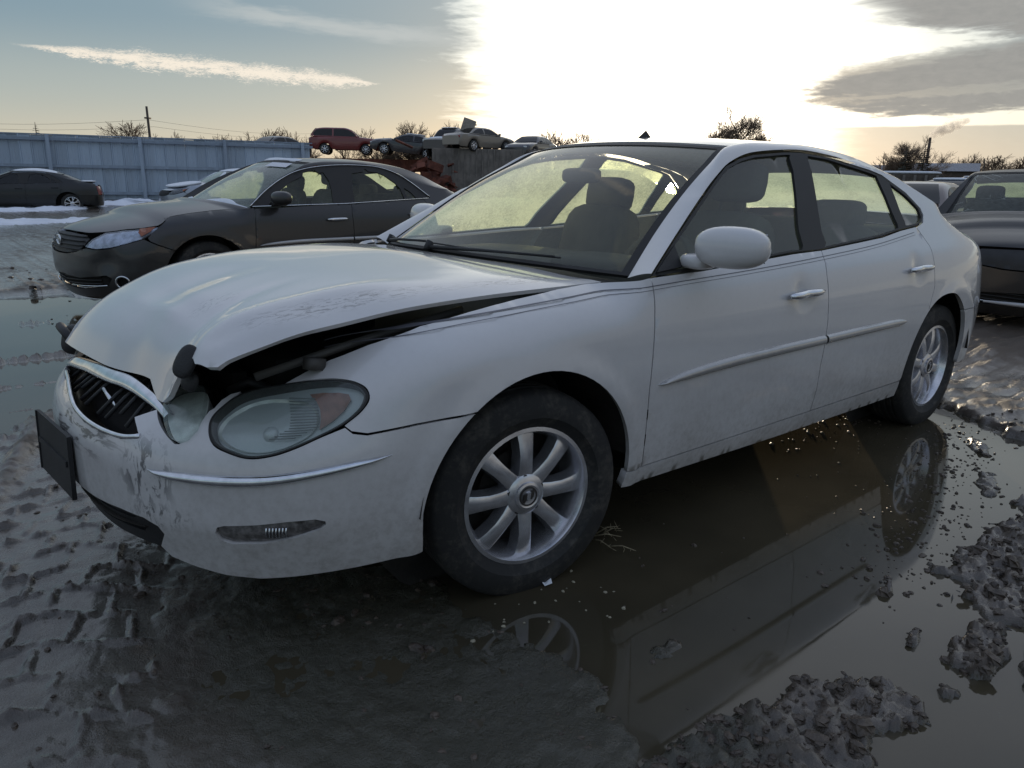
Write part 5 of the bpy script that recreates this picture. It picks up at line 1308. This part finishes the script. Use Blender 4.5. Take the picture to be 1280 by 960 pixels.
# ------------------------------------------------------------------ bare winter trees
def bare_tree(h, seed, spread=.55, depth=5, conifer=False, dense=1.0, lo=.22):
    rmin = .011 if depth < 6 else .0055
    rng = np.random.default_rng(seed); T_ = MB(); Cr = MB()
    if conifer:
        T_.tube([(0, 0, 0), (0, 0, h)], [h * .03, .02], 6)
        for k in range(int(26 * dense)):
            z = h * (.08 + .9 * k / 26); L_ = (h - z) * .30 * rng.uniform(.7, 1.2) + .15
            for j in range(8):
                a = rng.uniform(0, 6.28); d_ = Vector((math.cos(a), math.sin(a), -.25)); p = Vector((0, 0, z)); e = p + d_ * L_; s = Vector((-d_.y, d_.x, 0)) * L_ * .22
                Cr.add([p, p + d_ * L_ * .6 + s, e, p + d_ * L_ * .6 - s + Vector((0, 0, .1 * L_))], [(0, 1, 2), (0, 2, 3)])
        return T_, Cr
    def grow(p, d, L_, r, lv):
        n = 3; pts = [p]
        for i in range(n):
            d = (d + Vector(rng.normal(0, .13, 3)) + Vector((0, 0, .06 if lv > 0 else 0))).normalized(); pts.append(pts[-1] + d * (L_ / n))
        (T_ if lv <= 1 else Cr).tube(pts, list(np.maximum(rmin, np.linspace(r, r * .62, n + 1))), 6 if lv < 2 else 3, cap=False)
        if lv >= depth: return
        m = int(rng.integers(3, 5)) if lv else int(5 * dense)
        for k in range(m):
            f = rng.uniform(.45 if lv else lo + .1, 1.0); q = pts[min(n - 1, int(f * n))].lerp(pts[min(n, int(f * n) + 1)], f * n - int(f * n))
            ax = d.orthogonal().normalized(); ax.rotate(Matrix.Rotation(rng.uniform(0, 6.28), 3, d)); dd = (d * rng.uniform(.6, 1.0) + ax * rng.uniform(.45, 1.0) * (1 + .4 * (lv == 0)) * spread * 1.5).normalized()
            grow(q, dd, L_ * rng.uniform(.55, .80), r * .55, lv + 1)
        grow(pts[-1], d, L_ * .72, r * .62, lv + 1)
    grow(Vector((0, 0, 0)), Vector((0, 0, 1)), h * .30, h * .022, 0)
    return T_, Cr
M_bark = simple('bare_bark', (.13, .10, .075), .9, var=.3); M_twig = simple('bare_twigs', (.19, .14, .10), .9, var=.3); M_conif = simple('dark_conifer', (.035, .04, .028), .9, var=.4)
PROTO = {}
def unproj(px, py, d):
    v = _f + _r2 * ((px - 640) / 948.) - _u2 * ((py - 480) / 948.); return Vector(CAM_LOC) + v * d
def tree(px, top, d, seed, label, group=None, spread=.55, conifer=False, wide=1., depth=5, dense=1.):
    q = unproj(px, top, d); h = max(1.2, q.z); key = (seed, conifer, depth)
    root = empty('tree', (q.x, q.y, 0), random.uniform(0, 6), label, 'tree', group)
    if key not in PROTO:
        T_, Cr = bare_tree(6., seed, spread, depth, conifer, dense)
        zz = max(v[2] for v in Cr.V); PROTO[key] = (T_.build('trunk', M_bark, root), Cr.build('crown', M_conif if conifer else M_twig, root), zz)
        a, b, _z = PROTO[key]
    else:
        a, b = (o.copy() for o in PROTO[key][:2])
        for o in (a, b): COL.objects.link(o); o.parent = root
    s = h / PROTO[key][2]
    for o in (a, b): o.scale = (s * wide, s * wide, s)
    return root
L_ROW = "trees along the skyline behind the fence"
for i, (px, top, d, sd_, wd) in enumerate([(240, 168, 98, 3, 1.2), (262, 165, 95, 1, 1.2), (285, 166, 98, 2, 1.2), (300, 163, 95, 3, 1.2), (330, 160, 92, 1, 1.3), (348, 158, 92, 2, 1.3), (366, 163, 95, 3, 1.3), (381, 160, 92, 1, 1.2)]):
    tree(px, top, d, sd_, ['first','second','third','fourth','fifth','sixth','seventh','last'][i] + ' from the pole along the ragged row of bare trees above the fence', L_ROW, wide=wd, depth=4)
tree(158, 152, 62, 4, 'round bushy bare tree rising above the fence left of the utility pole', wide=1.5)
tree(213, 162, 70, 5, 'small bare tree just right of the utility pole above the fence', wide=1.1, depth=4)
tree(44, 157, 60, 5, 'small evergreen tip showing above the left part of the fence', conifer=True)
tree(440, 166, 85, 3, 'low bare tree between the red and dark cars on the stack', depth=4)
tree(475, 158, 85, 2, 'bare tree behind the dark sedan on the stack', wide=1.2)
for i, (px, top, sd_) in enumerate([(512, 158, 1), (530, 152, 4), (548, 149, 2), (563, 154, 3)]): tree(px, top, 85, sd_, ['leftmost', 'second from left', 'third from left', 'rightmost'][i] + ' of four bare trees clumped left of the leaning board', 'bare trees left of the leaning board', wide=1.2)
for i, (px, top, sd_) in enumerate([(688, 162, 1), (702, 158, 2), (716, 161, 3), (732, 160, 5)]): tree(px, top, 80, sd_, ['leftmost', 'second from left', 'third from left', 'rightmost'][i] + ' of four bare trees above the windscreen by the aerial', 'bare trees left of the sun', wide=1.0)
tree(893, 150, 80, 21, 'smaller of the two bare trees above the white roof', wide=.9, spread=.62, depth=6, dense=1.3)
tree(924, 129, 80, 21, 'larger of the two bare trees above the white roof', wide=1.25, spread=.62, depth=6, dense=1.3)
tree(1141, 167, 78, 21, 'large round bare tree beside the smoking chimney', wide=1.25, spread=.62, depth=6, dense=1.3)
tree(1134, 187, 74, 11, 'dark conifer left of centre under the large bare tree', conifer=True, wide=1.2); tree(1157, 184, 74, 12, 'dark conifer right in front of the chimney', conifer=True, wide=1.1)
tree(1112, 190, 85, 3, 'low bare tree behind the pale van', depth=4, wide=1.2)
tree(1179, 192, 100, 2, 'small bare tree just right of the chimney', depth=4); tree(1200, 189, 100, 4, 'round bare tree between the chimney and the far poles', depth=4, wide=1.5)
for i, px in enumerate((1238, 1250, 1262, 1274, 1288)): tree(px, 193 + i % 2 * 2, 150, 1 + i % 3, ['leftmost', 'second', 'third', 'fourth', 'fifth'][i] + ' from left of the far bare trees above the black sedan', 'far trees at the right edge', depth=4, wide=1.9)

# ------------------------------------------------------------------ poles, wires, chimney
M_pole = simple('weathered_pole', (.09, .075, .06), .9)
def pole(px, base, top, d, label, arm=1.2):
    a, b = unproj(px[0], top, d), unproj(px[1], base, d); b.z = 0
    root = empty('utility_pole', b, 0, label, 'pole'); v = a - b; t = MB(); t.tube([(0, 0, 0), v * .5, v], [.13, .11, .09], 8); t.build('post', M_pole, root)
    c = MB(); c.box(v * .86, (arm, .10, .12), rot=(0, 0, .5)); c.build('cross_arm', M_pole, root); return a
pa = pole((183, 188), 172, 133, 60, 'leaning wooden utility pole standing behind the fence', .6)
pole((1218, 1219), 212, 196, 120, 'thin distant utility pole left of the black sedan roof', 2); pole((1231, 1231), 212, 198, 110, 'short distant pole with a wide head above the black sedan', 1.6)
for k, (z0, off) in enumerate(((.4, 0), (-.35, .4))):
    w = MB(); A_ = unproj(-160, 144 + k * 5, 60); B_ = pa + Vector((off, 0, -1.0 - k * .5)); C_ = unproj(420, 166 + k * 4, 80)
    for P_, Q_ in ((A_, B_), (B_, C_)): w.tube([P_.lerp(Q_, t) - Vector((0, 0, .5 * math.sin(math.pi * t))) for t in np.linspace(0, 1, 12)], .010, 4)
    tag(w.build('overhead_wire', M_black), ('upper' if k == 0 else 'lower') + ' of the two wires sagging to the leaning pole', 'wire')
ch_top = unproj(1163, 172, 150); t = MB(); t.lathe([(.40, 0), (.24, ch_top.z), (.20, ch_top.z), (.20, ch_top.z - 1)], 16, axis='z')
chim = tag(t.build('chimney', simple('dark_chimney', (.07, .055, .045), .9)), 'tall thin chimney giving off pale smoke on the right skyline', 'chimney'); chim.location = (ch_top.x, ch_top.y, 0)
m, nt = new_mat('smoke'); tc = out(node(nt, 'ShaderNodeTexCoord'), 'Object')
vol = node(nt, 'ShaderNodeVolumePrincipled', {'Color': (.95, .92, .9, 1), 'Density': noise(nt, tc, .55, 4, .6).sstep(.38, .60) * .9, 'Anisotropy': .3}); node(nt, 'ShaderNodeOutputMaterial', {'Volume': out(vol)})
sm = MB(); path = [unproj(x, y, 150) for x, y in ((1164, 171), (1169, 167), (1178, 163), (1188, 158), (1198, 155), (1212, 150))]
for p_, r_ in ((catmull([tuple(q) for q in path], 12)[i], r_) for i, r_ in enumerate(np.linspace(.35, 1.1, 12))): pass
sm.tube([Vector(q) for q in catmull([tuple(q) for q in path], 14)], [.30 + .9 * math.sin(math.pi * (i + .6) / 14) ** .7 * (1 + .3 * math.sin(i * 2.1)) for i in range(14)], 10)
o = sm.build('smoke', m); o['kind'] = 'stuff'

# ------------------------------------------------------------------ stacks of cars, containers and scrap in the middle distance
def place(px, py, d):
    q = unproj(px, py, d); return q
M_redp = paint('red_paint', (.20, .022, .020), dirt=.4); M_dkp = paint('dark_blue_paint', (.030, .030, .036), dirt=.5); M_beige = paint('beige_paint', (.24, .21, .17), dirt=.5); M_whitev = paint('white_van_paint', (.55, .55, .55), dirt=.6); M_sil = M_silver
M_rust = simple('rusty_steel', (.16, .055, .035), .85, bump=.5, bscale=6, var=.5, vscale=2.); M_crate = simple('grey_container_steel', (.20, .18, .16), .7, var=.3, vscale=1.5)
rz_ = math.atan2(-.55, .83)          # along the row, as seen from the yard
def on(px, py, d, dz=0.): q = unproj(px, py, d); return (q.x, q.y, q.z + dz)
q = on(459, 194, 50); far_car('suv', 'suv', M_redp, q, rz_ + math.pi, 'red hatchback raised on the rusty scrap stack above the fence end', 'car')
q = on(483, 193, 49); far_car('sedan', 'sedan', M_dkp, q, rz_ - .15, 'dark snow-dusted sedan tilted nose-up on the rusty stack', 'car', tilt=(0, .10), snow=True)
q = on(318, 199, 46); far_car('sedan', 'sedan', M_dkp, q, rz_ + .85, 'dark car whose roof just shows over the corrugated fence', 'car')
q = on(552, 196, 47); far_car('pickup', 'pickup', M_dkp, q, R(32), 'dark snow-topped pickup on the stack left of the leaning board', 'pickup', snow=True)
q = on(620, 191, 48); far_car('sedan', 'sedan', M_beige, q, rz_ + math.pi + .7, 'pale beige sedan on the grey container under the sun', 'car')
q = on(652, 198, 47); far_car('sedan', 'sedan', M_dkp, q, R(25), 'dark car at the right end of the stack under the sun glare', 'car')
def slab(name, c, d, rz, mat, label, cat):
    root = empty(name, c, rz, label, cat); b = MB(); b.box((0, 0, 0), d); b.build('body', mat, root, smooth=False); return root, d
def ribbed(root, d, mat, n, nm='rib'):
    src = None
    for k in range(n):
        if src is None: b = MB(); b.box((0, 0, 0), (.08, .06, d[2] * .96)); o = src = b.build(nm, mat, root, smooth=False)
        else: o = src.copy(); COL.objects.link(o); o.parent = root
        o.location = (-d[0] / 2 + (k + .5) * d[0] / n, -d[1] / 2 - .03, 0)
a = unproj(460, 206, 50); sl, d_ = slab('scrap_trailer', (a.x, a.y, 1.95), (10.0, 2.3, .75), rz_, M_rust, 'rusty red flatbed trailer carrying the red and dark cars', 'trailer'); ribbed(sl, d_, M_rust, 14)
w = MB()
for x in (-3.6, -2.6, 2.2, 3.2): w.lathe([(.0, -1.1), (.5, -1.1), (.5, -.8), (0, -.8)], 14, c=(x, 0, -1.2))
w.box((0, 0, -.9), (9, 1.6, .4)); w.build('undercarriage', M_void, sl)
a = unproj(605, 205, 47); sl, d_ = slab('container', (a.x, a.y, 1.45), (6.4, 2.4, 3.0), rz_, M_crate, 'grey steel container below the beige car and leaning board', 'container'); ribbed(sl, d_, M_crate, 18)
a = unproj(535, 215, 45); sp_ = MB(); rg = np.random.default_rng(5)
for k in range(70):
    sp_.box((rg.normal(0, 1.3), rg.normal(0, .5), abs(rg.normal(0, .9)) + .1), (rg.uniform(.3, 1.2), rg.uniform(.1, .8), rg.uniform(.05, .5)), rot=tuple(rg.uniform(-.6, .6, 3)))
o = sp_.build('scrap_heap', M_rust, smooth=False); o.location = (a.x, a.y, 0); tag(o, 'dark heap of torn scrap metal left of the grey container', 'scrap', kind='stuff')
a = unproj(583, 165, 46); bd = MB(); bd.box((0, 0, 0), (.78, .06, 1.55), rot=(0, .32, -.6)); bd.box((.5, .05, .45), (.5, .06, .08), rot=(0, .05, -.6)); o = bd.build('board', simple('pale_board', (.36, .33, .28), .8, var=.2), smooth=False); o.location = a; tag(o, 'pale board leaning upright on top of the stacked cars', 'board')
p1, p2 = unproj(590, 172, 46), unproj(590, 215, 46); t = MB(); t.tube([Vector((0, 0, -(p1.z))), Vector((0, 0, .25))], .06, 8); o = t.build('steel_post', M_steel); o.location = p1; tag(o, 'thin steel post standing against the grey container', 'post')
# right-hand rows
q = on(1082, 232, 30); far_car('van', 'van', M_whitev, (q[0], q[1], 0), R(125), 'pale grey van rising behind the roof of the white sedan', 'van')
tv = unproj(1123, 232, 26); sl, d_ = slab('box_trailer', (tv.x, tv.y, .95), (2.6, 1.6, 1.3), R(-68), simple('brown_box_steel', (.10, .085, .07), .8, var=.3), 'dark brown box trailer between the pale van and snowy cars', 'trailer'); ribbed(sl, d_, M_crate, 8)
w = MB()
for x in (-.6, .4): w.lathe([(.0, -.82), (.33, -.82), (.33, -.6), (0, -.6)], 14, c=(x, 0, -.62))
w.build('wheel', M_tyre, sl); sr = MB(); superell(sr, (0, 0, .70), (2.5, 1.55, .10), .4); sr.build('snow_patch', M_snow, sl)
far_car('sedan', 'sedan', M_sil, (20.0, 6.55, 0), R(-6), 'silver sedan under snow, nearest of the pale row at the right', 'car', snow=True)
far_car('sedan', 'sedan', M_whitev, (26.0, 8.5, 0), R(-4), 'white sedan under snow behind the silver one at the right', 'car', snow=True)
far_car('sedan', 'sedan', M_dkp, (31.5, 9.3, 0), R(-4), 'dark sedan with snowy roof farther back in the right row', 'car', snow=True)
far_car('suv', 'suv', M_whitev, (37, 12.0, 0), R(-2), 'pale high-roofed car in the back of the right row', 'car', snow=True)
far_car('sedan', 'sedan', paint('brown_paint', (.085, .05, .04), dirt=.5), (13.3, 4.3, -.1), R(8), 'dark brown sedan low behind the tail of the white one', 'car')
far_car('sedan', 'sedan', M_dkp, (6.3, 6.75, 0), R(6), 'dark sedan added behind the cabin of the white one to block the low sun', 'car')  # added car, hidden by the cabin, shades the ground under the white sedan
for k, (px, py, d, dm, lb) in enumerate([(1168, 219, 95, (9, 6, 3.0), 'low dark shed under the chimney'), (1110, 219, 100, (10, 6, 2.8), 'low brown shed behind the pale van'), (1225, 222, 110, (14, 6, 2.2), 'long low shed left of the black sedan roof')]):
    q = unproj(px, py, d); root = empty('shed', (q.x, q.y, 0), R(-70) , lb, 'shed'); b = MB(); b.box((0, 0, dm[2] / 2), dm); b.build('wall', simple('shed_wall', (.09, .07, .055), .9, var=.3), root, smooth=False)
    r_ = MB(); r_.add([(-dm[0] / 2 - .3, -dm[1] / 2 - .3, dm[2]), (dm[0] / 2 + .3, -dm[1] / 2 - .3, dm[2]), (dm[0] / 2 + .3, dm[1] / 2 + .3, dm[2]), (-dm[0] / 2 - .3, dm[1] / 2 + .3, dm[2]), (-dm[0] / 2 - .3, 0, dm[2] + 1.0), (dm[0] / 2 + .3, 0, dm[2] + 1.0)], [(0, 1, 5, 4), (2, 3, 4, 5), (0, 4, 3), (1, 2, 5)]); r_.build('roof', simple('shed_roof', (.30, .30, .32), .8, var=.3), root, smooth=False)
